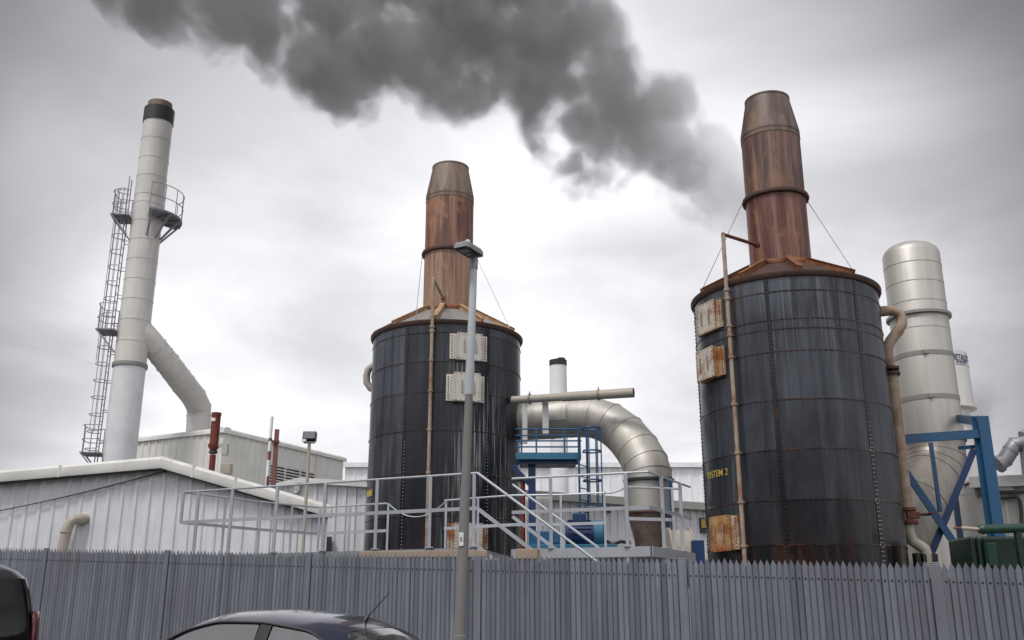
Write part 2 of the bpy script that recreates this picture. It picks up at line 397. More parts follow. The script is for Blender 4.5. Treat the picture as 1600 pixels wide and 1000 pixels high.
# ------------------------------------------------------------------ palisade fence
FH = 2.12
fence = empty('palisade_fence', fpt(0, 0), 'long grey galvanised palisade fence with pointed pales along the pavement', 'fence')
BAY = 2.75; S0 = .10
posts_s = [S0 + BAY * k for k in range(-6, 5)]
for s in posts_s:
    b = MB(); p = fpt(s, 0, -.1); rz = math.atan2(FD.y, FD.x)
    b.box(p + Vector((0, 0, (FH + .1 - .02) / 2)) + FN * -.012, (.105, .05, FH + .1 - .02), rz)
    b.box(p + Vector((0, 0, FH + .1 - .012)) + FN * -.012, (.09, .045, .02), rz)
    o = b.build('fence_post', M['pale'], fence, bevel=.008)
    at_ = o.data.attributes.new('tint', 'FLOAT', 'POINT'); at_.data.foreach_set('value', [.5] * len(o.data.vertices))
rng = random.Random(3)
for k in range(-6, 4):
    sa, sb = S0 + BAY * k + .06, S0 + BAY * (k + 1) - .06
    npal = 38; pitch = (sb - sa) / npal
    b = MB(); tint = []
    for i in range(npal):
        s = sa + pitch * (i + .5); tt = rng.random(); hj = rng.uniform(-.012, .010); tilt = rng.choice((0, 0, 0, rng.uniform(-.0012, .0012)))
        w = pitch * .5 - .0016; base = fpt(s, -.02 + rng.uniform(-.003, .003), .05)
        prof = [(-w, .022), (-w, .006), (-w * .72, -.004), (0, -.012), (w * .72, -.004), (w, .006), (w, .022)]
        tops = [-.075, -.072, -.05, .0, -.05, -.072, -.075]
        vs = []
        for (x, y), tz in zip(prof, tops):
            vs.append(base + FD * x + FN * y)
            vs.append(base + FD * (x + tilt * 1.5 * 4) + FN * y + Vector((0, 0, FH - .05 + tz + hj)))
        b.add(vs, [(2 * q, 2 * q + 2, 2 * q + 3, 2 * q + 1) for q in range(6)], False)
        tint += [tt] * len(vs)
        for hz in (FH - .22, .4):
            n0 = len(b.v); b.dome(base + FN * -.013 + Vector((0, 0, hz - .03)), -FN, .012, .008); tint += [-1.2] * (len(b.v) - n0)
    for hz in (FH - .22, .4):
        n0 = len(b.v); b.bar(fpt(sa, .03, hz), fpt(sb, .03, hz), .012, .05); tint += [.3] * (len(b.v) - n0)
    # sheet behind the pales closes the gaps
    n0 = len(b.v); b.bar(fpt(sa, .008, 1.0), fpt(sb, .008, 1.0), .004, 1.9); tint += [-2.0] * (len(b.v) - n0)
    b.tint = tint
    b.build('fence_panel', M['pale'], fence, recalc=False)

# ------------------------------------------------------------------ cladding walls
def ribbed(b, p0, p1, zb, ztop, pitch=.33, depth=.035, nrm=(0, -1, 0)):
    p0 = Vector((p0[0], p0[1], 0)); p1 = Vector((p1[0], p1[1], 0)); d = p1 - p0; L = d.length; d.normalize(); nrm = Vector(nrm)
    S = []
    k = 0
    while k * pitch < L:
        for f, o in ((0, 0), (.62, 0), (.70, 1), (.90, 1), (.98, 0)):
            s = (k + f) * pitch
            if s < L: S.append((s, o * depth))
        k += 1
    S.append((L, 0))
    vs = []
    for s, o in S:
        q = p0 + d * s + nrm * o
        vs.append((q.x, q.y, zb)); vs.append((q.x, q.y, ztop(s)))
    b.add(vs, [(2 * i, 2 * i + 2, 2 * i + 3, 2 * i + 1) for i in range(len(S) - 1)])
def lin(pts):
    def f(s):
        for (a, za), (c, zc) in zip(pts, pts[1:]):
            if s <= c: return za + (zc - za) * (s - a) / (c - a)
        return pts[-1][1]
    return f

# ---- front shed (gable wall facing the road)
YS = 24.0; YV = 23.68
xa, xm, xb = at(-260, 757, YV), at(252, 712, YV), at(517, 789, YV)
tl, tm, tr = xa.z, xm.z, xb.z
shed = empty('white_shed', (xm.x, YS, 0), 'low white corrugated shed with shallow gable at left behind the palisade fence', 'building')
b = MB()
drop = .30
L1, L2 = xm.x - xa.x, xb.x - .12 - xa.x
zt = lin([(0, tl - drop), (L1, tm - drop), (L2, tr - drop + .05)])
ribbed(b, (xa.x, YS), (xb.x - .12, YS), -.5, zt, .335, .04)
b.add([(xb.x - .12, YS, -.5), (xb.x - 2.92, YS + 6, -.5), (xb.x - 2.92, YS + 6, tr - drop), (xb.x - .12, YS, tr - drop)], [(0, 1, 2, 3)])
b.add([(xa.x, YS, -.5), (xa.x, YS + 6, -.5), (xa.x, YS + 6, tl - drop), (xa.x, YS, tl - drop)], [(0, 1, 2, 3)])
b.build('wall', M['clad'], shed, recalc=False)
b = MB()
for (p, q) in (((xa.x - .2, tl), (xm.x, tm)), ((xm.x, tm), (xb.x, tr))):
    b.prism([(p[0], YV + .13, p[1] - .10), (q[0], YV + .13, q[1] - .10), (q[0], YV + .13, q[1] - .02), (p[0], YV + .13, p[1] - .02)], (-2.9, 6.2, 0))
b.build('roof', M['roofsheet'], shed)
b = MB()
for (p, q) in (((xa.x - .2, tl), (xm.x, tm)), ((xm.x, tm), (xb.x + .02, tr))):
    P = [(YV + .12, -.31), (YV + .0, -.30), (YV - .02, -.22), (YV - .01, -.08), (YV + .06, -.01), (YV + .14, 0)]
    vs = [(p[0], y, p[1] + z) for y, z in P] + [(q[0], y, q[1] + z) for y, z in P]; n = len(P)
    b.add(vs, [(i, i + 1, n + i + 1, n + i) for i in range(n - 1)], True)
    b.add(vs[:n], [tuple(range(n))]); b.add(vs[n:], [tuple(range(n))])
for (p, q) in (((xa.x, tl), (xm.x, tm)), ((xm.x, tm), (xb.x, tr))):
    for k in range(1, 4):
        f = k / 4 - .06; x_, z_ = p[0] + (q[0] - p[0]) * f, p[1] + (q[1] - p[1]) * f; b.box((x_, YV + .04, z_ - .16), (.05, .13, .29))
b.build('verge_trim', M['verge'], shed)
b = MB()   # dark strip painted in for the shadow gap under the verge
for (p, q) in (((xa.x, tl), (xm.x, tm)), ((xm.x, tm), (xb.x - .1, tr))):
    b.bar((p[0], YS - .16, p[1] - .31), (q[0], YS - .16, q[1] - .31), .22, .02)
b.build('shadow_gap_strip', M['dark'], shed)
b = MB(); e0 = at(133, 806, YS - .2)
pts = [at(134, 811, YS + .02), at(127, 811, YS - .12), at(118, 811, YS - .20), at(110, 816, YS - .24), at(105, 827, YS - .25), at(101, 842, YS - .25), at(96, 868, YS - .25)]
b.tube(pts, .125, 16)
b.lathe([(.13, -.02), (.145, -.02), (.145, .02), (.13, .02)], at(103, 831, YS - .25), 16)
b.build('vent_pipe', M['beigepipe'], shed)
cab = MB(); A, B_ = at(258, 736, YS - .1), at(-120, 818, YS - .1)
cab.tube([A.lerp(B_, i / 20) - Vector((0, 0, .35 * 4 * (i / 20) * (1 - i / 20) * .3)) for i in range(21)], .016, 6)
cab.box(A, (.06, .12, .06)); cab.box(B_, (.06, .14, .06))
tag(cab.build('cable', M['black']), 'black cable sagging across the white wall of the front shed', 'cable')

# ---- tall rear building (parapet corner)
Zc = at(350, 667, 35).z
c0 = Vector((at(350, 667, 35).x, 35)); cr_ = at_z(537, 713, Zc); cl_ = at_z(207, 683, Zc)
rear = empty('cream_building', (c0.x, c0.y, 0), 'tall cream clad plant building with corner parapet behind the front shed', 'building')
b = MB()
def wall_n(p, q):
    d = (Vector(q) - Vector(p)); n = Vector((d.y, -d.x, 0)).normalized(); return n if n.y < 0 else -n
n_r = wall_n((c0.x, c0.y, 0), (cr_.x, cr_.y, 0)); n_l = wall_n((cl_.x, cl_.y, 0), (c0.x, c0.y, 0))
ribbed(b, c0, (cr_.x, cr_.y), 0, lambda s: Zc - .15, .36, .04, n_r)
ribbed(b, (cl_.x, cl_.y), c0, 0, lambda s: Zc - .15, .36, .04, n_l)
bk = Vector((cl_.x + (cr_.x - c0.x), cl_.y + (cr_.y - c0.y)))
b.add([(cr_.x, cr_.y, 0), (bk.x, bk.y, 0), (bk.x, bk.y, Zc - .15), (cr_.x, cr_.y, Zc - .15), (cl_.x, cl_.y, 0), (cl_.x, cl_.y, Zc - .15)], [(0, 1, 2, 3), (1, 4, 5, 2)])
b.build('wall', M['clad_cream'], rear, recalc=False)
b = MB()
for p, q, n_ in (((cl_.x, cl_.y), (c0.x, c0.y), n_l), ((c0.x, c0.y), (cr_.x, cr_.y), n_r)):
    p3, q3 = Vector((p[0], p[1], Zc)), Vector((q[0], q[1], Zc)); ext = (q3 - p3).normalized() * .10
    prof = [(-.3, -.02), (-.1, 0), (.03, -.03), (.10, -.10), (.11, -.22), (.045, -.24)]
    a0_, a1_ = (p3, q3 + ext) if q == (c0.x, c0.y) else (p3 - ext, q3 + ext)
    vs = [a0_ + n_ * o + Vector((0, 0, z)) for o, z in prof] + [a1_ + n_ * o + Vector((0, 0, z)) for o, z in prof]
    m = len(prof); b.add(vs, [(i, i + 1, m + i + 1, m + i) for i in range(m - 1)], True); b.add(vs[:m], [tuple(range(m))]); b.add(vs[m:], [tuple(range(m))])
b.build('roof_trim', M['trim'], rear, recalc=False)
b = MB(); b.add([(cl_.x, cl_.y, Zc - .2), (c0.x, c0.y, Zc - .2), (cr_.x, cr_.y, Zc - .2), (bk.x, bk.y, Zc - .2)], [(0, 1, 2, 3)]); b.build('roof', M['roofsheet'], rear)
dr = (Vector((cr_.x, cr_.y, 0)) - Vector((c0.x, c0.y, 0))).normalized()
P0 = at_plane(418, 722, (c0.x, c0.y, 0), n_r); P1 = at_plane(489, 742, (c0.x, c0.y, 0), n_r); Lz1 = P0.z - .05; Lz0 = Lz1 - 1.15
lv = MB(); lv.bar(Vector((P0.x, P0.y, (Lz0 + Lz1) / 2)) + n_r * .05, Vector((P1.x, P1.y, (Lz0 + Lz1) / 2)) + n_r * .05, .03, Lz1 - Lz0)
lo_ = lv.build('louvre', M['dark'], rear)
lv = MB(); Ld = Vector((P1.x - P0.x, P1.y - P0.y, 0))
for i in range(10):
    z = Lz0 + .06 + i * (Lz1 - Lz0 - .1) / 9
    a = Vector((P0.x, P0.y, z)) + n_r * .09
    lv.bar(a, a + Ld, .07, .045)
for f in (0, .33, .66, 1):
    a = Vector((P0.x, P0.y, Lz0)) + n_r * .11 + Ld * f; lv.bar(a, a + Vector((0, 0, Lz1 - Lz0)), .06, .06)
lv.build('louvre_blade', M['trim'], lo_)
for px_ in (415, 494):
    b = MB(); q = at_plane(px_, 720, (c0.x, c0.y, 0), n_r); b.bar((q.x + n_r.x * .05, q.y + n_r.y * .05, 2), (q.x + n_r.x * .05, q.y + n_r.y * .05, Zc - .26), .09, .06)
    b.build('downpipe', M['trim'], rear)

# ---- low white building beside the first tank
YL = 29.5
pa, pm, pb = at(405, 763, YL), at(470, 747, YL), at(640, 758, YL)
low = empty('small_white_building', (pm.x, YL, 0), 'small white clad building squeezed between the front shed and the first tank', 'building')
b = MB(); ribbed(b, (pa.x, YL), (pb.x, YL), -.3, lin([(0, pa.z - .1), (pm.x - pa.x, pm.z - .1), (pb.x - pa.x, pb.z - .1)]), .30, .035)
b.add([(pa.x, YL, -.3), (pa.x, YL + 6, -.3), (pa.x, YL + 6, pa.z - .1), (pa.x, YL, pa.z - .1)], [(0, 1, 2, 3)])
b.build('wall', M['clad'], low, recalc=False)
b = MB()
for p, q in ((pa, pm), (pm, pb)):
    b.prism([p + Vector((0, -.18, -.16)), q + Vector((0, -.18, -.16)), q + Vector((0, -.18, 0)), p + Vector((0, -.18, 0))], (0, 6, 0))
b.build('roof', M['trim'], low)
b = MB(); q = at(464, 763, YL - .1); b.box(q, (.18, .14, .22)); b.tube([q + Vector((0, -.05, -.1)), q + Vector((0, -.15, -.2))], .05, 8)
b.build('wall_lamp', M['trim_grey'], low)
b = MB(); q = at(510, 852, YL - .15); b.box(q, (.3, .1, .5)); b.build('service_box', M['dark'], low)

# ---- far shed painted haze-pale, and the low grey building behind the duct
fz = at(820, 727, 75)
b = MB(); ribbed(b, (fz.x - 14, 75), (fz.x + 24, 75), -1, lambda s: fz.z, .9, .06); b.add([(fz.x - 14, 75, fz.z), (fz.x + 24, 75, fz.z), (fz.x + 24, 95, fz.z + 1.5), (fz.x - 14, 95, fz.z + 1.5)], [(0, 1, 2, 3)])
far = empty('hazed_warehouse', (fz.x, 75, 0), 'large warehouse painted haze-pale far behind the bent duct', 'building')
b.build('wall', M['hazed_clad'], far, recalc=False)
b = MB(); b.box((fz.x + 5, 74.8, fz.z), (38.6, .3, .35)); b.build('roof_trim', M['hazed_clad'], far)

g0 = at(790, 766, 28.6); zg = g0.z; g1 = at_z(1135, 790, zg); gn = wall_n((g0.x, g0.y, 0), (g1.x, g1.y, 0))
gb = empty('grey_building', (g0.x, g0.y, 0), 'low grey clad building behind the blue motor with pale roof edge', 'building')
b = MB(); ribbed(b, g0, g1, -.5, lambda s: zg - .1, .30, .035, gn)
b.add([(g1.x, g1.y, -.5), (g1.x + 1, g1.y + 5, -.5), (g1.x + 1, g1.y + 5, zg - .1), (g1.x, g1.y, zg - .1)], [(0, 1, 2, 3)])
b.build('wall', M['clad'], gb, recalc=False)
b = MB(); gd = (g1 - g0).normalized(); b.bar(g0 + gn * .1 + Vector((0, 0, -.10)), g1 + gn * .1 + Vector((0, 0, -.10)), .26, .24)
b.prism([g0 + Vector((0, 0, .02)), g1 + Vector((0, 0, .02)), g1 + Vector((1, 5, .3)), g0 + Vector((1, 5, .3))], (0, 0, -.08)); b.build('roof', M['trim_grey'], gb)
def on_g(px, py, off=.08): return at_plane(px, py, Vector((g0.x, g0.y, 0)) + gn * off, gn)
for nm, lab, px_, py_, w, h, m in (('notice', 'yellow and black', 1103, 818, .42, .28, 'yellow'),):
    q = on_g(px_, py_); b = MB(); b.bar(q - gd * w / 2, q + gd * w / 2, .03, h); s_ = b.build('notice', M[m], gb)
    b = MB(); b.bar(q - gd * (w / 2 + .05) + gn * -.02 - Vector((0, 0, .06)), q + gd * (w / 2 + .05) + gn * -.02 - Vector((0, 0, .06)), .03, h + .2); b.build('backboard', M['dark'], s_)
q = on_g(949, 798); b = MB(); b.bar(q - gd * .12, q + gd * .12, .06, .12); b.build('air_brick', M['dark'], gb)

# ------------------------------------------------------------------ tall white chimney
CY = 34.0; CX = -13.92
def cz(px, py, Y=CY): return at(px, py, Y).z
chim = empty('white_chimney', (CX, CY, 1.0), 'tallest slim white chimney with black top band, ladder and small balcony at left', 'chimney')
z_top, z_capb, z_rim, z_split = cz(249, 173), cz(248, 194), cz(249, 167), cz(200, 571)
b = MB(); b.lathe([(.565, z_split - .02), (.56, z_split + .3), (.545, z_capb)], (CX, CY, 0), 40)
for py in (222, 252, 280, 309, 322, 350, 379, 409, 440, 471, 503, 536):
    zz = cz(240 - (py - 220) * .11, py); rr = .565 - .02 * (zz - z_split) / (z_capb - z_split)
    b.lathe([(rr - .01, -.016), (rr + .009, -.016), (rr + .009, .016), (rr - .01, .016)], (CX, CY, zz), 40)
shaft = b.build('shaft', M['chimney'], chim)
b = MB(); b.lathe([(.565, .0 - 3), (.575, 3), (.56, z_split - .07)], (CX, CY, 0), 40); b.build('lower_shaft', M['chimney_low'], chim)
b = MB(); b.lathe([(.56, -.09), (.61, -.09), (.62, -.02), (.61, .05), (.56, .05)], (CX, CY, z_split), 40); 
for k in range(40): b.dome((CX + .60 * math.cos(k * math.pi / 20), CY + .60 * math.sin(k * math.pi / 20), z_split - .1), (0, 0, -1), .02)
b.build('flange', M['band'], chim)
b = MB(); b.lathe([(.54, z_capb), (.575, z_capb), (.575, z_top), (.40, z_top + .03)], (CX, CY, 0), 40); b.build('cap_band', M['black'], chim)
b = MB(); b.lathe([(.46, z_top), (.46, z_rim + .12), (.42, z_rim + .12), (.42, z_top - .5)], (CX, CY, 0), 40); b.build('flue_tip', M['stack_cone'], chim)
# branch duct
b = MB()
dp = [at(212, 508, 34.0), at(232, 530, 34.2), at(262, 567, 35.0), at(287, 600, 35.9), at(303, 620, 36.5), at(311, 637, 36.95), at(311, 650, 37.0), at(309, 700, 37.0)]
b.tube(dp, [.44, .44, .45, .46, .465, .465, .465, .465], 28)
for i in (2, 3, 4, 5, 6):
    dirv = (dp[i + 1] - dp[i - 1]).normalized(); b.tube([dp[i] - dirv * .018, dp[i] + dirv * .018], .478, 28)
for a_, c_ in ((dp[1], dp[2]), (dp[2], dp[3])):
    for f in (.35, .7):
        q = a_.lerp(c_, f); dirv = (c_ - a_).normalized(); b.tube([q - dirv * .015, q + dirv * .015], .468, 28)
b.build('branch_duct', M['chimney'], chim)
# ladder + cage
view = math.atan2(-CY, -CX)
la = math.pi + .18     # ladder azimuth, on the left of the shaft
rad = Vector((math.cos(la), math.sin(la), 0)); tan_ = Vector((-rad.y, rad.x, 0))
zl0, zl1 = cz(150, 712), cz(205, 318)
b = MB(); 
for sgn in (-1, 1):
    p = Vector((CX, CY, 0)) + rad * .76 + tan_ * .2 * sgn; b.tube([p + Vector((0, 0, zl0 - 1)), p + Vector((0, 0, zl1 + 1.0))], .022, 6)
nz = int((zl1 - zl0) / .3)
for i in range(nz):
    p = Vector((CX, CY, zl0 + i * .3)) + rad * .76; b.tube([p - tan_ * .2, p + tan_ * .2], .012, 5, False)
for i in range(9):
    p = Vector((CX, CY, zl0 + .5 + i * (zl1 - zl0) / 9));
    for sgn in (-1, 1): b.tube([p + rad * .55 + tan_ * .2 * sgn, p + rad * .76 + tan_ * .2 * sgn], .015, 5, False)
b.build('ladder', M['raildark'], chim)
b = MB()
def hoop(b, z, full=True, r=.30, y0=.76):
    pts = []
    for k in range(15):
        a = -math.pi * .62 + k * math.pi * 1.24 / 14
        pts.append(Vector((CX, CY, z)) + rad * (y0 + .12 + r * math.cos(a)) + tan_ * (r * math.sin(a)))
    b.tube(pts, .016, 5, False)
zs_h = [zl0 + .2 + i * .62 for i in range(int((zl1 - zl0) / .62) + 2)]
for z in zs_h: hoop(b, z)
for a in (-1.6, -1.0, -.4, .4, 1.0, 1.6):
    p = Vector((CX, CY, 0)) + rad * (.88 + .30 * math.cos(a)) + tan_ * .30 * math.sin(a)
    b.tube([p + Vector((0, 0, zl0 + (3.4 if abs(a) < .5 else .8))), p + Vector((0, 0, zs_h[-1]))], .012, 5, False)
b.build('ladder_cage', M['raildark'], chim)
# rest platforms on ladder side
for (px, py) in ((195, 345), (170, 522), (150, 712)):
    z = cz(px, py); b = MB()
    q = Vector((CX, CY, z))
    b.prism([q + rad * .55 - tan_ * .5, q + rad * 1.24 - tan_ * .45, q + rad * 1.24 + tan_ * .45, q + rad * .55 + tan_ * .5], (0, 0, .05))
    for sgn in (-1, 1): b.bar(q + rad * 1.2 + tan_ * .42 * sgn, q + rad * .56 + tan_ * .42 * sgn - Vector((0, 0, .75)), .045, .045)
    pl = b.build('landing', M['raildark'], chim)
    b = MB()
    for hh in (.5, 1.0):
        b.tube([q + rad * .62 - tan_ * .5 + Vector((0, 0, hh)), q + rad * 1.14 - tan_ * .5 + Vector((0, 0, hh)), q + rad * 1.24 - tan_ * .3 + Vector((0, 0, hh)), q + rad * 1.24 + tan_ * .3 + Vector((0, 0, hh)), q + rad * 1.14 + tan_ * .5 + Vector((0, 0, hh)), q + rad * .62 + tan_ * .5 + Vector((0, 0, hh))], .016, 5, False)
    for (r_, t_) in ((.7, -.5), (1.14, -.5), (1.24, 0), (1.14, .5), (.7, .5)):
        b.tube([q + rad * r_ + tan_ * t_, q + rad * r_ + tan_ * t_ + Vector((0, 0, 1.0))], .018, 5, False)
    b.build('landing_rail', M['raildark'], pl)
# sampling balcony on the right, ring sector
zb_ = cz(262, 344); b = MB(); A0, A1 = -1.15, .95
def sector(b, r0, r1, z0, z1, seg=16):
    vs = []
    for i in range(seg + 1):
        a = A0 + (A1 - A0) * i / seg
        for r, z in ((r0, z0), (r1, z0), (r1, z1), (r0, z1)): vs.append((CX + r * math.cos(a), CY + r * math.sin(a), z))
    fs = []
    for i in range(seg):
        for k in range(4): fs.append((4 * i + k, 4 * i + (k + 1) % 4, 4 * i + 4 + (k + 1) % 4, 4 * i + 4 + k))
    fs += [(0, 1, 2, 3), (4 * seg, 4 * seg + 3, 4 * seg + 2, 4 * seg + 1)]
    b.add(vs, fs)
sector(b, .57, 1.28, zb_, zb_ + .07)
for a in (-1.08, -.5, .05, .6):
    d = Vector((math.cos(a), math.sin(a), 0)); c_ = Vector((CX, CY, zb_)); b.bar(c_ + d * 1.22, c_ + d * .57 - Vector((0, 0, .8)), .07, .07); b.bar(c_ + d * .6 - Vector((0, 0, .04)), c_ + d * 1.25 - Vector((0, 0, .04)), .06, .08)
bal = b.build('balcony', M['raildark'], chim)
b = MB()
for hh in (.55, 1.08):
    b.tube([(CX + 1.26 * math.cos(A0 + (A1 - A0) * i / 16), CY + 1.26 * math.sin(A0 + (A1 - A0) * i / 16), zb_ + hh) for i in range(17)], .016, 5, False)
for i in range(6):
    a = A0 + (A1 - A0) * i / 5; b.tube([(CX + 1.26 * math.cos(a), CY + 1.26 * math.sin(a), zb_), (CX + 1.26 * math.cos(a), CY + 1.26 * math.sin(a), zb_ + 1.08)], .016, 5, False)
b.build('balcony_rail', M['raildark'], bal)

# ---- small white chimney in the distance
q = at(872, 572, 46); b = MB(); b.lathe([(.42, 0), (.42, q.z)], (q.x, 46, 0), 24)
sc_ = empty('small_chimney', (q.x, 46, 0), 'short plain white chimney with black rim rising behind the bent duct', 'chimney'); b.build('shaft', M['hazed_clad'], sc_)
b = MB(); b.lathe([(.42, q.z), (.435, q.z), (.435, q.z + .28), (.3, q.z + .28)], (q.x, 46, 0), 24); b.lathe([(.2, q.z + .2), (.2, q.z + .4), (.1, q.z + .4)], (q.x + .15, 46, 0), 12); b.build('rim', M['black'], sc_)

# ---- rust red flue, poles, floodlight above the front shed
fl = empty('rusty_flue', at(331, 740, 27), 'rust red steel flue with wider top standing above the shed roof', 'flue')
b = MB(); t0, t1, t2 = at(338, 645, 27), at(334, 697, 27), at(331, 755, 27)
X, z0, z1, z2 = t1.x, t2.z, t1.z, t0.z
b.lathe([(.085, z0 - .6), (.085, z1 - .25)], (X, 27, 0), 16); b.build('lower_pipe', M['redrust'], fl)
b = MB(); b.lathe([(.08, z1 - .22), (.12, z1 - .2), (.12, z1 - .14), (.07, z1 - .12)], (X, 27, 0), 16); b.build('collar', M['dark'], fl)
b = MB(); b.lathe([(.09, z1 - .12), (.155, z1 - .02), (.155, z1 + .06), (.125, z1 + .07), (.125, z2 - .08), (.135, z2 - .08), (.135, z2), (.10, z2), (.10, z2 - .4)], (X, 27, 0), 20); b.build('upper_pipe', M['redrust'], fl)
b = MB(); b.box((X + .22, 27, z1 + .02), (.2, .12, .1)); b.box((X + .32, 27.02, z1 - .1), (.16, .2, .3)); b.build('control_box', M['trim_grey'], fl)
b = MB(); b.box((X - .03, 26.86, z2 - .22), (.1, .03, .09)); b.build('tag_plate', M['white'], fl)
fb = MB(); q = at(354, 733, 28); fb.box(q, (.3, .3, .3)); tag(fb.build('roof_box', M['beigepipe'], bevel=.02), 'small beige box on the shed roof beside the rusty flue', 'box')

pw = empty('white_pole', at(417, 760, 26.5), 'thin white pole with red lower stripes in front of the louvre', 'pole')
q0, q1 = at(425, 651, 26.5), at(416, 765, 26.5); b = MB(); b.tube([(q1.x, 26.5, q1.z - .6), (q0.x, 26.5, q0.z)], .045, 10); b.build('pole', M['white'], pw)
for f0, f1 in ((.30, .34), (.48, .60), (.82, .95)):
    b = MB(); b.lathe([(.045, q0.z + (q1.z - q0.z) * f1), (.049, q0.z + (q1.z - q0.z) * f1), (.049, q0.z + (q1.z - q0.z) * f0), (.045, q0.z + (q1.z - q0.z) * f0)], (q0.x, 26.5, 0), 10)
    b.build('stripe', M['redpole'], pw)
pr = empty('red_pole', at(428, 750, 27), 'red oxide steel post beside the thin white pole', 'pole')
q0, q1 = at(433, 671, 27), at(427, 760, 27); b = MB(); b.bar((q1.x, 27, q1.z - .6), (q0.x, 27, q0.z), .11, .11); b.build('post', M['redpole'], pr)
b = MB(); z = at(431, 691, 27).z; b.box((q0.x - .05, 26.92, z), (.3, .1, .07)); b.build('bracket', M['rustbrown'], pr)

q = at(484, 682, 23.2); fd = empty('floodlight', (q.x, 23.2, 0), 'black floodlight on a thin grey pole in front of the small white building', 'floodlight')
b = MB(); b.tube([(q.x, 23.2, .1), (q.x, 23.2, q.z - .15)], .04, 10); b.build('pole', M['beigepipe'], fd)
b = MB(); b.box((q.x, 23.2, q.z - .15), (.26, .1, .03)); b.bar((q.x - .15, 23.2, q.z - .14), (q.x - .15, 23.2, q.z + .02), .02, .04); b.bar((q.x + .15, 23.2, q.z - .14), (q.x + .15, 23.2, q.z + .02), .02, .04); b.build('bracket', M['raildark'], fd)
Mx = Matrix.Rotation(R(-18), 3, 'X'); b = MB(); b.box((q.x, 23.2, q.z), (.33, .14, .22), M=Mx); b.build('lamp_head', M['black'], fd, bevel=.015)
b = MB(); b.box(Vector((q.x, 23.2, q.z)) + Mx @ Vector((0, -.075, 0)), (.28, .01, .17), M=Mx); b.build('lens', M['lens_panel'], fd)
b = MB(); b.box((q.x - .11, 23.12, q.z - .11), (.1, .08, .06)); b.build('junction_box', M['white'], fd)

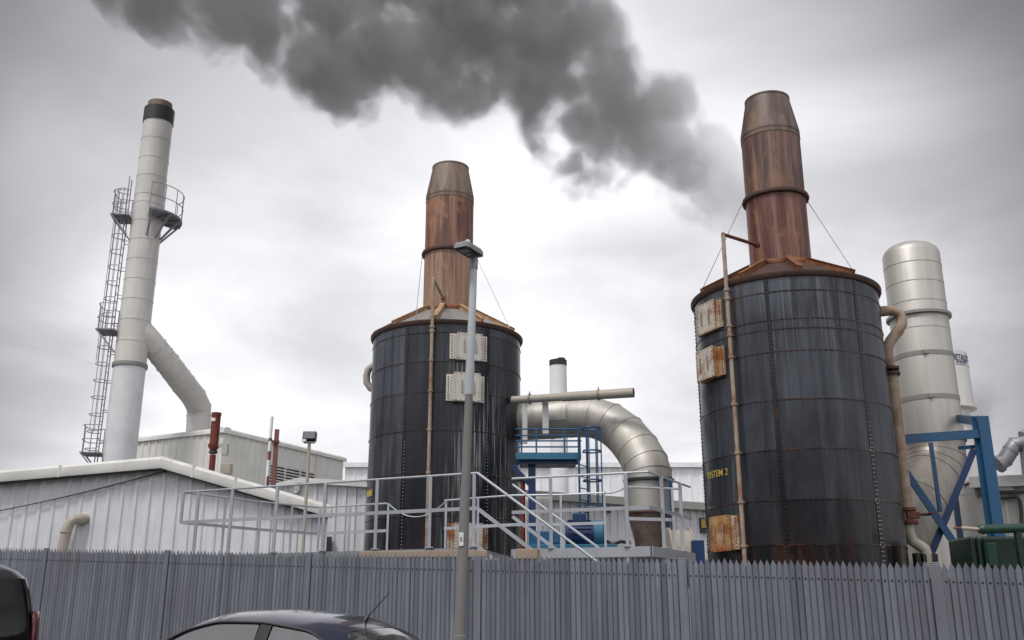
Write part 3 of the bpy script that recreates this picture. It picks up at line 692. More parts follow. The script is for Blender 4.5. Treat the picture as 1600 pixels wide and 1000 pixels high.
# ------------------------------------------------------------------ the two tanks with stacks
def reflect_tint_one(f, a, r):      # front plates near black, left paler; reflected sky painted in upwards
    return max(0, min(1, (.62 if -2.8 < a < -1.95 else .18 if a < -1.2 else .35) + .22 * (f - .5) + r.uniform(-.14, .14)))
def reflect_tint_two(f, a, r):      # painted reflections: pale sky on upper courses, dark ground on lower
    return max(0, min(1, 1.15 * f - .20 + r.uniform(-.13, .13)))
def make_tank(cx, cy, r, zrim, hts, tag_, shellm, lom, upm, seams_py, seam_px, vseams, hatches, pipe, text, wires, arm, seed):
    g = empty('scrubber_tank', (cx, cy, 0), tag_, 'tank')
    zf, zr, zcb, zt, rs = hts
    C = (cx, cy, 0)
    zs = sorted(hit_cyl(seam_px, py, cx, cy, r).z for py in seams_py)
    # shell of plates, each tinted, with reflected light and dark painted in
    b = MB(); tint = []
    levels = [-.3] + zs + [zrim - .02]
    rngt = random.Random(seed); plate_tint = reflect_tint_one if seed < 5 else reflect_tint_two
    va = sorted(vseams)
    nseg = 96
    for i in range(len(levels) - 1):
        off = rngt.random() * .5
        for k in range(len(va)):
            a0, a1 = va[k], va[(k + 1) % len(va)] + (2 * math.pi if k == len(va) - 1 else 0)
            n0 = len(b.v); rr = r + (.004 if (i + k) % 2 else 0)
            b.lathe([(rr, levels[i]), (rr, levels[i + 1])], C, max(6, int(nseg * (a1 - a0) / (2 * math.pi))), a0, a1)
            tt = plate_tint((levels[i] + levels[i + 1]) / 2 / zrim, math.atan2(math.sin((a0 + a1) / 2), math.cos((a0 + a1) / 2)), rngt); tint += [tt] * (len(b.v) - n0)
    n0 = len(b.v)
    def put(fn, val=-1.0):
        n_ = len(b.v); fn(); tint.extend([val] * (len(b.v) - n_))
    for z in zs:   # lap joint + rivets
        put(lambda: b.lathe([(r, z - .018), (r + .008, z - .016), (r + .008, z + .008), (r, z + .010)], C, 96))
        nr = 110
        for k in range(nr):
            a = 2 * math.pi * k / nr
            d = Vector((math.cos(a), math.sin(a), 0))
            if d.y < .35: put(lambda: b.dome(Vector((cx, cy, z - .012)) + d * (r + .006), d, .017, .014))
    for a in va:
        d = Vector((math.cos(a), math.sin(a), 0)); tn = Vector((-d.y, d.x, 0))
        put(lambda: b.bar(Vector((cx, cy, 0)) + d * (r + .004), Vector((cx, cy, zrim - .05)) + d * (r + .004), .012, .11, up=d) if False else b.box(Vector((cx, cy, zrim / 2)) + d * (r + .003), (.014, .10, zrim - .1), math.atan2(d.y, d.x)), .1)
        n = int(zrim / .085)
        for sgn in (-1, 1):
            for k in range(n):
                if d.y < .35: put(lambda: b.dome(Vector((cx, cy, .05 + k * .085)) + d * (r + .009) + tn * .028 * sgn, d, .016, .014), (2.0 if seed < 5 and sgn > 0 and .05 + k * .085 < 5.6 else -1.0))
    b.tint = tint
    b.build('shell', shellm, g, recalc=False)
    # rim and lid
    b = MB(); b.lathe([(r - .02, zrim - .09), (r + .035, zrim - .09), (r + .075, zrim - .03), (r + .075, zrim + .02), (r - .02, zrim + .025)], C, 96)
    for k in range(110):
        a = 2 * math.pi * k / 110; b.dome((cx + (r + .045) * math.cos(a), cy + (r + .045) * math.sin(a), zrim - .075), (0, 0, -1), .014)
    b.build('rim', M['rustrim'], g)
    b = MB(); b.lathe([(r - .02, zrim + .02), (rs + .22, zf - .16), (rs - .05, zf - .12)], C, 96); b.build('lid', M['rustrim'] if seed > 5 else M['band'], g)
    for k in range(10):
        a = 2 * math.pi * (k + .35) / 10; d = Vector((math.cos(a), math.sin(a), 0))
        p0 = Vector((cx, cy, zrim + .08)) + d * (r - .02); p1 = Vector((cx, cy, zf - .04)) + d * (rs + .10)
        b = MB(); b.bar(p0, p1, .07, .14); b.bar(p0 + Vector((0, 0, .075)), p1 + Vector((0, 0, .075)), .13, .014); b.build('lid_beam', M['rustbeam'] if seed < 5 else M['rustorange'], g)
    # stack
    b = MB(); b.lathe([(rs, zf), (rs, zr)], C, 56); 
    b.box((cx - .05, cy - rs, (zf + zr) / 2), (.03, .012, zr - zf))
    st = b.build('stack_lower', lom, g)
    b = MB(); b.lathe([(rs + .01, zf - .1), (rs + .075, zf - .1), (rs + .085, zf - .06), (rs + .075, zf - .01), (rs + .005, zf + .04)], C, 56); b.build('base_flange', M['rustorange'], g)
    b = MB(); b.lathe([(rs - .005, zr), (rs - .005, zcb - .09)], C, 56); b.box((cx + .10, cy - rs + .004, (zr + zcb) / 2), (.025, .012, zcb - zr - .1)); b.build('stack_upper', upm, g)
    b = MB(); b.lathe([(rs - .01, zr - .05), (rs + .07, zr - .045), (rs + .085, zr), (rs + .07, zr + .045), (rs - .01, zr + .05)], C, 56); b.build('stack_ring', M['rustrim'], g)
    b = MB(); rt = rs * .745
    b.lathe([(rs - .005, zcb - .22), (rs + .006, zcb - .22), (rs + .006, zcb - .19), (rs - .004, zcb - .19), (rs - .004, zcb - .10), (rs + .006, zcb - .10), (rs + .006, zcb - .07), (rs, zcb), (rt + .01, zt - .05), (rt + .022, zt - .04), (rt + .022, zt), (rt - .03, zt), (rt - .05, zt - .6)], C, 56); b.build('stack_cone', M['stack_cone'] if seed < 5 else M['stack_cone_b'], g)
    # guy wires
    for (pa_, pb_) in wires:
        A = at(*pa_, cy - .2); B2 = hit_cyl(pb_[0], pb_[1], cx, cy, r - .05) if True else None
        a = math.atan2(B2.y - cy, B2.x - cx)
        a_dir = Vector((A.x - cx, 0, 0)).normalized()
        A = Vector((cx, cy, zr)) + a_dir * (rs + .07); Bp = Vector((cx + (r - .03) * math.cos(a), cy + (r - .03) * math.sin(a), zrim + .05))
        b = MB(); b.tube([A, Bp], .009, 5); b.tube([A.lerp(Bp, .93), A.lerp(Bp, .97)], .02, 6); b.build('guy_wire', M['steelgrey'], g)
    # hatches: box frame on shell with perforated flanges and a bolted cover
    for (pxc, pyc, w, h, dep, mm, fm, flang) in hatches:
        p = hit_cyl(pxc, pyc, cx, cy, r); a = ang(p, cx, cy)
        if flang is not None: a = flang
        d = Vector((math.cos(a), math.sin(a), 0)); tn = Vector((-d.y, d.x, 0)); base = Vector((cx, cy, p.z)) + d * r
        rz_ = math.atan2(d.y, d.x)
        b = MB(); b.box(base + d * (dep / 2 - .08), (dep + .16, w * .74, h), rz_)
        hob = b.build('access_hatch', fm, g, bevel=.008)
        for sgn in (-1, 1):
            b = MB(); fw = w * .20
            cc_ = base + tn * sgn * (w * .37 + fw / 2)
            sag = (w * .5) ** 2 / (2 * r)
            b.box(cc_ + d * (.012 - sag * .4), (.05, fw, h * .96), rz_ + sgn * (w * .42) / r)
            nb1 = len(b.f)
            for cidx in range(2):
                for k in range(int(h * .96 / .07)):
                    q = base + tn * sgn * (w * .37 + w * .06 + cidx * w * .085) + d * (.037 - (w * .45) ** 2 / (2 * r) * .5) + Vector((0, 0, -h * .44 + k * .07 + cidx * .03))
                    b.dome(q, d, .017, .014)
            fo = b.build('flange', M['flange_rust'] if fm is M['hatchrust'] else fm, hob); fo.data.materials.append(M['dark'])
            for pl_ in list(fo.data.polygons)[nb1:]: pl_.material_index = 1
        b = MB(); b.box(base + d * (dep + .012), (.022, w * .78, h * 1.02), rz_); nb0 = len(b.f); n = int(h / .085)
        for sgn in (-1, 1):
            for k in range(n + 1): b.dome(base + d * (dep + .022) + tn * sgn * w * .36 + Vector((0, 0, -h * .47 + k * h * .94 / n)), d, .013, .012)
        for sgn in (-1, 1):
            for k in range(6): b.dome(base + d * (dep + .022) + tn * (-w * .32 + k * w * .64 / 5) + Vector((0, 0, sgn * h * .47)), d, .013, .012)
        cov = b.build('cover', mm, hob); cov.data.materials.append(M['rustbrown'])
        for pl_ in list(cov.data.polygons)[nb0:]: pl_.material_index = 1
        for sgn in (-1, 1):
            b = MB(); q = base + d * (dep + .05) + tn * sgn * w * .17
            b.bar(q + Vector((0, 0, -h * .22)), q + Vector((0, 0, h * .22)), .022, .022)
            for e in (-1, 1): b.bar(q + Vector((0, 0, e * h * .22)) - d * .04, q + Vector((0, 0, e * h * .22)), .022, .022)
            b.build('handle', M['band'], cov)
    # vertical pipe
    P = [hit_cyl(px, py, cx, cy, r + .13) for px, py in pipe]
    a = ang(P[len(P) // 2], cx, cy); q = Vector((cx + (r + .13) * math.cos(a), cy + (r + .13) * math.sin(a), 0))
    topz = at_plane(arm[0][0], arm[0][1], q, (0, 1, 0)).z
    b = MB(); b.tube([q + Vector((0, 0, -.2)), q + Vector((0, 0, topz))], .045, 10)
    for z in zs + [zrim - .2]: b.lathe([(.04, -.03), (.065, -.03), (.065, .03), (.04, .03)], q + Vector((0, 0, z)), 10); b.box(q + Vector((0, 0, z)) - Vector((math.cos(a), math.sin(a), 0)) * .07, (.14, .05, .03), a)
    vp = b.build('riser_pipe', M['rustpipe'], g)
    e = at(arm[1][0], arm[1][1], cy - rs + .05); b = MB(); b.tube([q + Vector((0, 0, topz)), e], .04, 10); b.dome(q + Vector((0, 0, topz)), (0, 0, 1), .05, .04)
    dirv = (e - q - Vector((0, 0, topz))).normalized(); b.tube([e - dirv * .12, e - dirv * .05], .075, 10); b.build('sample_arm', M['rustpipe'] if seed < 5 else M['rustbrown'], g)
    # painted lettering, wrapped on the shell
    if text:
        s_, px, py, size = text; p = hit_cyl(px, py, cx, cy, r); a0 = ang(p, cx, cy); z0 = p.z
        def fm_(v): aa = a0 + v.x / r; rr = r + .012 + v.z; return (cx + rr * math.cos(aa), cy + rr * math.sin(aa), z0 + v.y)
        text_mb(s_, size, fm_, .0015, extrude=.003).build('lettering', M['yellow'], g, recalc=False)
    return g
aT1 = lambda px, py: ang(hit_cyl(px, py, -1.82, 26, 2.05), -1.82, 26)
aT2 = lambda px, py: ang(hit_cyl(px, py, 6.24, 21, 2.03), 6.24, 21)
vs1 = [aT1(634, 600), aT1(761, 600)]; vs1 += [vs1[0] - 1.2, vs1[1] + 1.2, vs1[1] + 2.4]
vs1 = [a % (2 * math.pi) for a in vs1]
vs2 = [aT2(1206, 560), aT2(1347, 560)]; vs2 += [vs2[0] - 1.22, vs2[1] + 1.25, vs2[1] + 2.4]
vs2 = [a % (2 * math.pi) for a in vs2]
tank1 = make_tank(-1.82, 26, 2.05, 8.71, (9.55, 11.27, 13.09, 14.02, .70), 'dark riveted tank with tan rusty stack in the middle behind the street lamp', M['tank_a'], M['stack_lo_a'], M['stack_up_a'],
    (519, 564, 612, 672, 739, 806), 690, vs1,
    [(732, 543, .88, .70, .10, M['hatch'], M['hatch'], None), (727, 607, .88, .72, .20, M['hatch'], M['hatch'], None), (731, 838, .92, .62, .06, M['hatch'], M['hatchrust'], None)],
    [(675, 500), (672, 640), (667, 860)], None, [((665, 400), (650, 500)), ((745, 410), (797, 512))], ((674, 436), (692, 464)), 2)
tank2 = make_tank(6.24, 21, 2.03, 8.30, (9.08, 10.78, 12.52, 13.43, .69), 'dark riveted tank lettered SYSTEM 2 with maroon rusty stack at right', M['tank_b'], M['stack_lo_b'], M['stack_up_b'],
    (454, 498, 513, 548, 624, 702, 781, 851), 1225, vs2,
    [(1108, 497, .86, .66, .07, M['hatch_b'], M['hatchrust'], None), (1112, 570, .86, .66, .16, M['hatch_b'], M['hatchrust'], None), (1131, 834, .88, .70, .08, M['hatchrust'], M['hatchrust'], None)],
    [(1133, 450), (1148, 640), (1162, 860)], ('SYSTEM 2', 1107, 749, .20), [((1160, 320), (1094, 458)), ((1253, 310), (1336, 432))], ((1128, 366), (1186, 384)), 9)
p = hit_cyl(570, 776, -1.82, 26, 2.05)
p = hit_cyl(578.5, 771, -1.82, 26, 2.05); a_ = ang(p, -1.82, 26); d_ = Vector((math.cos(a_), math.sin(a_), 0))
b = MB(); b.box(Vector((-1.82, 26, p.z)) + d_ * 2.065, (.02, .42, .16), a_); b.build('marker_plate', M['yellow'], tank1)
# elbow on the far left of tank one
b = MB(); q = at(578, 594, 26.2); b.tube([q + Vector((.3, 0, .42)), q + Vector((.05, 0, .40)), q + Vector((-.06, 0, .30)), q + Vector((-.10, 0, .12)), q + Vector((-.08, 0, -.08)), q + Vector((.02, 0, -.22)), q + Vector((.2, 0, -.32)), q + Vector((.4, 0, -.36))], .10, 14); b.build('elbow_pipe', M['beigepipe'], tank1)

# ------------------------------------------------------------------ big bent duct from tank one
pth = [(800, 658, 25.9, .53), (862, 655, 25.7, .535), (893, 652, 25.55, .54), (926, 652, 25.4, .545), (953, 661, 25.15, .55), (977, 679, 24.9, .56), (997, 704, 24.55, .57), (1009, 726, 24.3, .58), (1013, 741, 24.2, .585), (1013.5, 749, 24.2, .585)]
P = [at(a, c, d) for a, c, d, e in pth]; Rr = [e for *_, e in pth]
du = empty('bent_duct', (P[-1].x, P[-1].y, 0), 'large silver duct arching from the middle tank down to the fan', 'duct')
b = MB()
def seg_tube(b, P, Rr, seg=36):
    b.tube(P, Rr, seg, smooth=True)
    for i in range(1, len(P) - 1):
        d = (P[i + 1] - P[i - 1]).normalized(); b.tube([P[i] - d * .014, P[i] + d * .014], Rr[i] + .012, seg)
seg_tube(b, P, Rr); b.build('arch', M['duct'], du)
dd = P[-1]; zj = dd.z
b = MB(); b.lathe([(.585, 0), (.64, -.01), (.64, -.07), (.585, -.08)], dd, 36); b.build('flange', M['dark'], du)
z1_ = at(1017, 800, 24.2).z; z2_ = at(1022, 848, 24.2).z
b = MB(); b.lathe([(.575, zj - .08), (.575, z1_)], (dd.x, dd.y, 0), 36); b.build('downleg', M['duct'], du)
b = MB(); b.lathe([(.56, z1_), (.585, z1_), (.585, z1_ - .04), (.56, z1_ - .04), (.40, z2_), (.40, z2_ - 2.2)], (dd.x, dd.y, 0), 36); b.build('reducer', M['duct_dark'], du)
b = MB(); da = (P[2] - P[1]).normalized(); fv = (Vector((0, -1, 0)) - da * -da.y).normalized(); uv_ = fv.cross(da); uv_ = uv_ if uv_.z > 0 else -uv_
for rr_ in (.548, .566):
    vs = [P[1].lerp(P[2], f) + (fv * math.cos(a) + uv_ * math.sin(a)) * rr_ for f in (.05, .95) for a in [-.25 + .85 * k / 8 for k in range(9)]]
    b.add(vs, [(k, k + 1, 10 + k, 9 + k) for k in range(8)], True)
n_ = 18
b.add([b.v[i] for i in list(range(0, 9)) + list(range(26, 17, -1))], [tuple(range(18))])
b.add([b.v[i] for i in list(range(9, 18)) + list(range(35, 26, -1))], [tuple(range(18))])
b.add([b.v[0], b.v[9], b.v[27], b.v[18], b.v[8], b.v[17], b.v[35], b.v[26]], [(0, 1, 2, 3), (4, 5, 6, 7)])
b.build('inspection_plate', M['duct'], du)
for px_, y0_, y1_, w in ((820, 628, 693, .13), (852, 627, 678, .16)):
    a_, c_ = at(px_, y0_, 24.85), at(px_, y1_, 24.85); b = MB(); b.bar(a_, Vector((a_.x, a_.y, c_.z)), w, .12); b.build('hanger', M['silver_b'], du)
# overflow pipe on top
ov = empty('vent_pipe', at(900, 618, 24.4), 'long straight beige vent pipe lying above the bent duct', 'pipe')
A, B_ = at(800, 625, 24.9), at(990, 613.5, 23.9)
b = MB(); d = (B_ - A).normalized(); b.tube([A, A.lerp(B_, .42), A.lerp(B_, .43), B_], [.10, .105, .12, .125], 20, caps=False); b.tube([B_, B_ - d * .5], .105, 20, caps=False); b.tube([B_ - d * .5, B_ - d * .49], .105, 12); b.build('pipe', M['beigepipe'], ov)
for f in (.15, .72):
    q = A.lerp(B_, f); b = MB(); b.tube([q - d * .02, q + d * .02], .145, 20); b.bar(q + Vector((0, 0, .12)), q + Vector((0, 0, .2)), .03, .03); b.build('clamp', M['band'], ov)
b = MB(); b.tube([B_ - d * .004 - Vector((0, 0, 0)), B_ + d * .006], [.118, .128], 20, caps=False); b.build('lip', M['dark'], ov)

# ---- blue access gantry
GY = 23.4
ga = empty('blue_gantry', at(831, 870, GY), 'blue steel gantry with railing and caged ladder under the bent duct', 'gantry')
D0, D1 = at(806, 708, GY), at(908, 708, GY); zd = at(860, 707, GY).z; GD = 1.0
b = MB(); b.box(((D0.x + D1.x) / 2, GY + GD / 2, zd - .08), (D1.x - D0.x, GD, .16)); b.build('deck', M['bluelight'], ga)
b = MB(); b.box(((D0.x + D1.x) / 2, GY + GD / 2, zd - .21), (D1.x - D0.x - .2, GD * .7, .1)); b.build('deck_beam', M['bluedeep'], ga)
for px_ in (831,):
    q = at(px_, 730, GY + .4); b = MB(); b.bar((q.x, GY + .4, -.2), (q.x, GY + .4, zd - .26), .18, .18); b.bar((q.x - .02, GY + .4, zd - .75), (q.x - .5, GY + .4, zd - .27), .10, .12); b.build('column', M['bluedeep'], ga)
zt_ = at(860, 670, GY).z; hR = zt_ - zd
for yy in (GY + .03, GY + GD - .03):
    b = MB()
    for hh in (hR, hR * .5): b.tube([(D0.x, yy, zd + hh), (D1.x + .02, yy, zd + hh)], .02, 8)
    b.build('handrail', M['blue'], ga)
    for px_ in (815, 838, 882, 906):
        q = at(px_, 690, yy); b = MB(); b.bar((q.x, yy, zd), (q.x, yy, zd + hR), .04, .04); b.build('rail_post', M['blue'], ga)
lx = at(912, 740, GY).x + .02; b = MB()
for o_ in (-.19, .19): b.tube([(lx + o_ * .6 - .02, GY + .12 + o_, .3), (lx + o_ * .6 - .02, GY + .12 + o_, zd + hR)], .025, 8)
for k in range(int((zd - .3) / .28)): b.tube([(lx - .19 * .6 - .02, GY + .12 - .19, .4 + .28 * k), (lx + .19 * .6 - .02, GY + .12 + .19, .4 + .28 * k)], .014, 6, False)
b.build('ladder', M['blue'], ga)
b = MB(); rr_ = .24
def lh(z): return [(lx + .19 + rr_ * math.cos(a), GY + .12 + rr_ * math.sin(a), z) for a in [-2.6 + k * 5.2 / 16 for k in range(17)]]
for py in (668, 704, 750, 793): b.tube(lh(at(920, py, GY).z), .022, 6, False)
for a in (-1.9, -1.0, 0, 1.0, 1.9):
    x_, y_ = lx + .19 + rr_ * math.cos(a), GY + .12 + rr_ * math.sin(a); b.tube([(x_, y_, at(920, 793, GY).z), (x_, y_, zd + hR)], .016, 6, False)
b.build('ladder_cage', M['blue'], ga)

# ---- fan set: motor, skid, fan casing
MY = 22.6
fan = empty('fan_set', at(910, 880, MY), 'blue electric motor and pale fan casing behind the grey railings', 'fan')
m0, m1 = at(884, 835, MY), at(944, 834, MY); rM = .29
b = MB(); b.tube([(m0.x, MY, m0.z), (m1.x - .25, MY, m0.z)], rM, 28)
for k in range(18):
    a = 2 * math.pi * k / 18; d = Vector((0, math.cos(a), math.sin(a))); b.bar(Vector((m0.x + .05, MY, m0.z)) + d * (rM + .015), Vector((m1.x - .3, MY, m0.z)) + d * (rM + .015), .012, .05, up=d)
b.build('motor', M['bluedeep'], fan)
b = MB(); b.tube([(m1.x - .25, MY, m0.z), (m1.x - .05, MY, m0.z), (m1.x, MY, m0.z)], [rM + .03, rM + .03, rM * .8], 28); b.build('fan_cowl', M['bluelight'], fan)
b = MB(); q = at(905, 811, MY); b.box((q.x, MY, q.z), (.3, .3, .24)); b.build('terminal_box', M['bluedeep'], fan, bevel=.02)
q0, q1 = at(822, 856, MY), at(962, 856, MY); b = MB(); b.box(((q0.x + q1.x) / 2, MY, q0.z), (q1.x - q0.x, .8, .12)); b.build('skid', M['bluelight'], fan, bevel=.01)
b = MB(); q = at(845, 842, MY); b.box((q.x, MY + .1, q.z), (.55, .5, .34)); q = at(872, 840, MY); b.box((q.x, MY, q.z), (.24, .3, .3)); b.build('bearing_housing', M['blue'], fan, bevel=.03)
fc = at(1062, 866, 23.4); b = MB(); b.tube([(fc.x - .25, 23.4, fc.z - .1), (fc.x + .22, 23.4, fc.z - .1)], .66, 40); b.tube([(fc.x + .22, 23.4, fc.z - .1), (fc.x + .26, 23.4, fc.z - .1)], .72, 40); b.tube([(fc.x - .29, 23.4, fc.z - .1), (fc.x - .25, 23.4, fc.z - .1)], .72, 40); b.build('fan_casing', M['beigepipe'], fan)
b = MB(); b.tube([at(948, 846, MY), at(958, 850, MY - .1), at(970, 846, MY - .05), at(985, 848, MY)], .04, 8); b.build('hose', M['dark'], fan)
bp = empty('blue_post', at(1051, 880, 24.0), 'slim blue upright beside the foot of the bent duct', 'post'); q = at(1050, 800, 23.5); b = MB(); b.bar((q.x, 23.5, 0), (q.x, 23.5, at(1045, 745, 23.5).z), .08, .08); b.box((q.x, 23.5, .0), (.25, .25, .04)); b.build('upright', M['blue'], bp)
q = at(1098, 862, 19.4); b = MB(); b.box((q.x, 19.9, q.z - .5), (.24, .2, 1.5)); tag(b.build('cabinet', M['bluedeep'], bevel=.02), 'narrow dark blue cabinet left of the SYSTEM 2 tank foot', 'cabinet')
# red standpipe + white tank beside tank one
q = at(817, 790, 23.9); b = MB(); b.tube([(q.x, 23.9, 0), (q.x, 23.9, at(817, 750, 23.9).z)], .06, 10); b.tube([(q.x - .12, 23.9, at(817, 748, 23.9).z), (q.x + .1, 23.9, at(817, 750, 23.9).z)], .05, 8)
tag(b.build('standpipe', M['redrust']), 'red rusty standpipe beside the right side of the middle tank', 'pipe')
q = at(838, 808, 25.2); wt = empty('white_tank', (q.x, 25.2, 0), 'white ribbed storage tank behind the blue motor', 'tank'); b = MB(); b.box((q.x, 25.2, q.z - .8), (.75, .6, 2.6)); b.build('body', M['white'], wt, bevel=.06)
b = MB(); 
for k in range(4): b.box((q.x - .28 + k * .19, 24.88, q.z - .8), (.05, .04, 2.4))
b.build('rib', M['white'], wt)

# ------------------------------------------------------------------ access platform with railings and stair
ZT = at(746, 739, 17.0).z; ZM = at(746, 794, 17.0).z; ZD = ZT - 1.28
pf = empty('access_platform', at(640, 900, 18), 'grey steel access platform with handrails and stair in front of the middle tank', 'platform')
def rail_run(pts, posts, w=.05, mid=True, midz=None, post_label=None):
    Pn = [at_z(a, c, ZT) for a, c in pts]
    b = MB(); b.tube(Pn, .021, 8); b.build('handrail', M['rail'], pf)
    if mid:
        b = MB()
        zz = midz or ZM
        for a, c in zip(Pn, Pn[1:]): b.bar(Vector((a.x, a.y, zz)), Vector((c.x, c.y, zz)), .022, .062)
        b.build('mid_rail', M['rail'], pf)
    for (a, c) in posts:
        q = at_z(a, c, ZT); b = MB(); b.bar((q.x, q.y, -.1), (q.x, q.y, ZT), w, w); b.box((q.x, q.y, ZD + .02), (.14, .14, .02)); b.build('rail_post', M['rail'], pf)
    return Pn
def yl(pts):  # y of the rail line at px
    def f(x):
        for (a, c), (e, g) in zip(pts, pts[1:]):
            if x <= e: return c + (g - c) * (x - a) / (e - a)
        return pts[-1][1]
    return f
Lf = [(287, 769), (746, 739)]; fF = yl(Lf)
front = rail_run(Lf, [(x, fF(x)) for x in (311, 364, 434, 509, 590, 673, 741)], .055)
q = front[0]; b = MB(); b.bar((q.x, q.y, ZM), (q.x, q.y, ZT), .05, .05); b.build('rail_end', M['rail'], pf)
Lb = [(287, 769), (407, 784), (499, 793), (605, 786.5)]; fB = yl(Lb)
back = rail_run(Lb, [(x, fB(x)) for x in (353, 408, 457, 500, 547, 607)], .045)
Lc = [(695, 782), (745, 778), (800, 774), (876, 773), (945, 770)]; fC = yl(Lc)
rail_run(Lc, [(x, fC(x)) for x in (697, 747, 876, 944)], .045)
Lr = [(800, 748), (1012, 737), (1078, 761)]; fR = yl(Lr)
right = rail_run(Lr, [(x, fR(x)) for x in (860, 977, 1033, 1062)], .06)
Lr2 = [(978, 761), (1063, 764)]
rail_run(Lr2, [(1050, 763)], .045)
# sagging chains
def chain(a, c, sag):
    A, B2 = at_z(*a, ZT - .02), at_z(*c, ZT - .02); b = MB(); b.tube([A.lerp(B2, i / 14) - Vector((0, 0, sag * 4 * (i / 14) * (1 - i / 14))) for i in range(15)], .012, 5); b.build('chain', M['rail'], pf)
chain((607, 787), (697, 783), .32); chain((944, 770), (978, 761), .05)
# deck
b = MB(); b.prism([Vector((p.x, p.y, ZD)) for p in (front[0], front[1], at_z(800, 774, ZT), at_z(697, 782, ZT), back[3], back[2], back[1])], (0, 0, -.12)); b.build('deck', M['steelgrey'], pf)
e0 = at_z(800, 748, ZT); b = MB(); b.prism([Vector((p.x, p.y, ZD)) for p in (right[0], right[1], right[2], at_z(945, 770, ZT), at_z(800, 774, ZT) + Vector((.05, 0, 0)))], (0, 0, -.16)); b.build('deck', M['rail'], pf)
b = MB()
for a, c in ((right[0], right[1]), (right[1], right[2])):
    nn_ = Vector((c.y - a.y, a.x - c.x, 0)).normalized(); b.bar(Vector((a.x, a.y, ZD - .075)) + nn_ * .03, Vector((c.x, c.y, ZD - .075)) + nn_ * .03, .02, .17)
b.build('toe_plate', M['rail'], pf)
# stair: two sides
n0 = front[1]; n1 = at_plane(955, 884, n0, (.41, .912, 0)); sdir = Vector((.912, -.41, 0))
n1 = at_plane(940, 880, n0, (.41, .912, 0))
for (sx, sy, ex, ey, mx, my) in ((746, 739, 935, 879, 748, 794), (801, 757, 957, 872, 799, 811)):
    A = at_z(sx, sy, ZT); B2 = at_plane(ex, ey, A, (.41, .912, 0)); dl = B2 - A; B2 = A + dl * 1.25
    Am = Vector((A.x, A.y, ZM)); Bm = Am + (B2 - A)
    b = MB(); b.tube([A, B2], .024, 8); b.build('stair_handrail', M['rail'], pf)
    b = MB(); b.bar(Am, Bm, .022, .062); b.build('stair_mid_rail', M['rail'], pf)
    As = Vector((A.x, A.y, ZD - .06)); Bs = As + (B2 - A); b = MB(); b.bar(As, Bs, .03, .2); b.build('stringer', M['rail'], pf)
    for f in (.42, .85):
        q = A.lerp(B2, f); b = MB(); b.bar(q, Vector((q.x, q.y, q.z - 1.3)), .045, .045); b.build('rail_post', M['rail'], pf)
    if sx == 746: SA, SB = As, Bs
    else: TA, TB = As, Bs
for k in range(1, 10):
    f = k / 10; a, c = SA.lerp(SB, f), TA.lerp(TA + (SB - SA), f); b = MB(); b.bar(a, c, .22, .03); b.build('tread', M['steelgrey'], pf)
# timber kerb lying in front of the tank
A, B_ = at(566, 862, 16.9), at(763, 860, 16.45); tb = MB(); tb.bar(Vector((A.x, A.y, A.z - .05)), Vector((B_.x, B_.y, A.z - .06)), .2, .11)
tag(tb.build('timber_beam', M['timber'], bevel=.01), 'long weathered tan timber beam along the platform edge', 'beam')
A, B_ = at(808, 866, 16.2), at(842, 866, 16.1); tb = MB(); tb.bar(Vector((A.x, A.y, A.z)), Vector((B_.x, B_.y, A.z)), .2, .16); tag(tb.build('timber_block', M['timber'], bevel=.01), 'short orange tan block at the foot of the stair', 'block')

# ------------------------------------------------------------------ silver columns at right
SX, SY = 11.05, 25.0
s1 = empty('silver_stack', (SX, SY, 0), 'wide silver clad stack with domed top bent into the SYSTEM 2 tank', 'stack')
zt, zb2 = at(1421, 397, SY).z, at(1460, 689, SY).z
b = MB(); b.lathe([(.0, zt + .30), (.22, zt + .285), (.42, zt + .24), (.58, zt + .17), (.69, zt + .07), (.745, zt - .06), (.745, zb2)], (SX, SY, 0), 48)
for py, px in ((408, 1424), (437, 1427), (467, 1430), (484, 1432), (508, 1436)):
    z = at(px, py + 12, SY).z; b.lathe([(.74, z - .012), (.752, z - .012), (.752, z + .012), (.74, z + .012)], (SX, SY, 0), 48)
b.build('shaft', M['silver'], s1)
b = MB(); z = at(1431, 497, SY).z; b.lathe([(.74, z - .06), (.83, z - .05), (.83, z + .02), (.745, z + .06)], (SX, SY, 0), 48); b.build('flange', M['band'], s1)
for py, px in ((560, 1444), (627, 1452)):
    z = at(px, py, SY).z; b = MB(); b.lathe([(.744, z - .06), (.757, z - .06), (.757, z + .06), (.744, z + .06)], (SX, SY, 0), 48); b.box((SX - .25, SY - .725, z), (.12, .06, .10)); b.build('band', M['band'], s1)
b = MB(); b.lathe([(.74, zb2 - .05), (.79, zb2 - .05), (.79, zb2 + .03), (.74, zb2 + .03)], (SX, SY, 0), 48); b.build('lower_flange', M['dark'], s1)
b = MB(); dv = Vector((-.77, -.64, 0)); Rb = 1.55; pp = []
Rb = 1.25
for k in range(4):
    th = R(50) * k / 3; pp.append(Vector((SX, SY, zb2 - .06)) + dv * Rb * (1 - math.cos(th)) - Vector((0, 0, Rb * math.sin(th))))
pp = [Vector((SX, SY, zb2 + .04))] + pp + [pp[-1] + (dv * math.sin(R(50)) - Vector((0, 0, math.cos(R(50))))) * 1.1, pp[-1] + (dv * math.sin(R(50)) - Vector((0, 0, math.cos(R(50))))) * 3.6]
seg_tube(b, pp, [.745] * len(pp), 40); b.build('elbow', M['elbow'], s1)
for k, (a_, c_) in enumerate((((-.5), .3), (.5, .3))):
    b = MB(); b.bar((SX + a_, SY + c_, -.5), (SX + a_, SY + c_, zb2), .12, .12); b.build('leg', M['bluedeep'], s1)

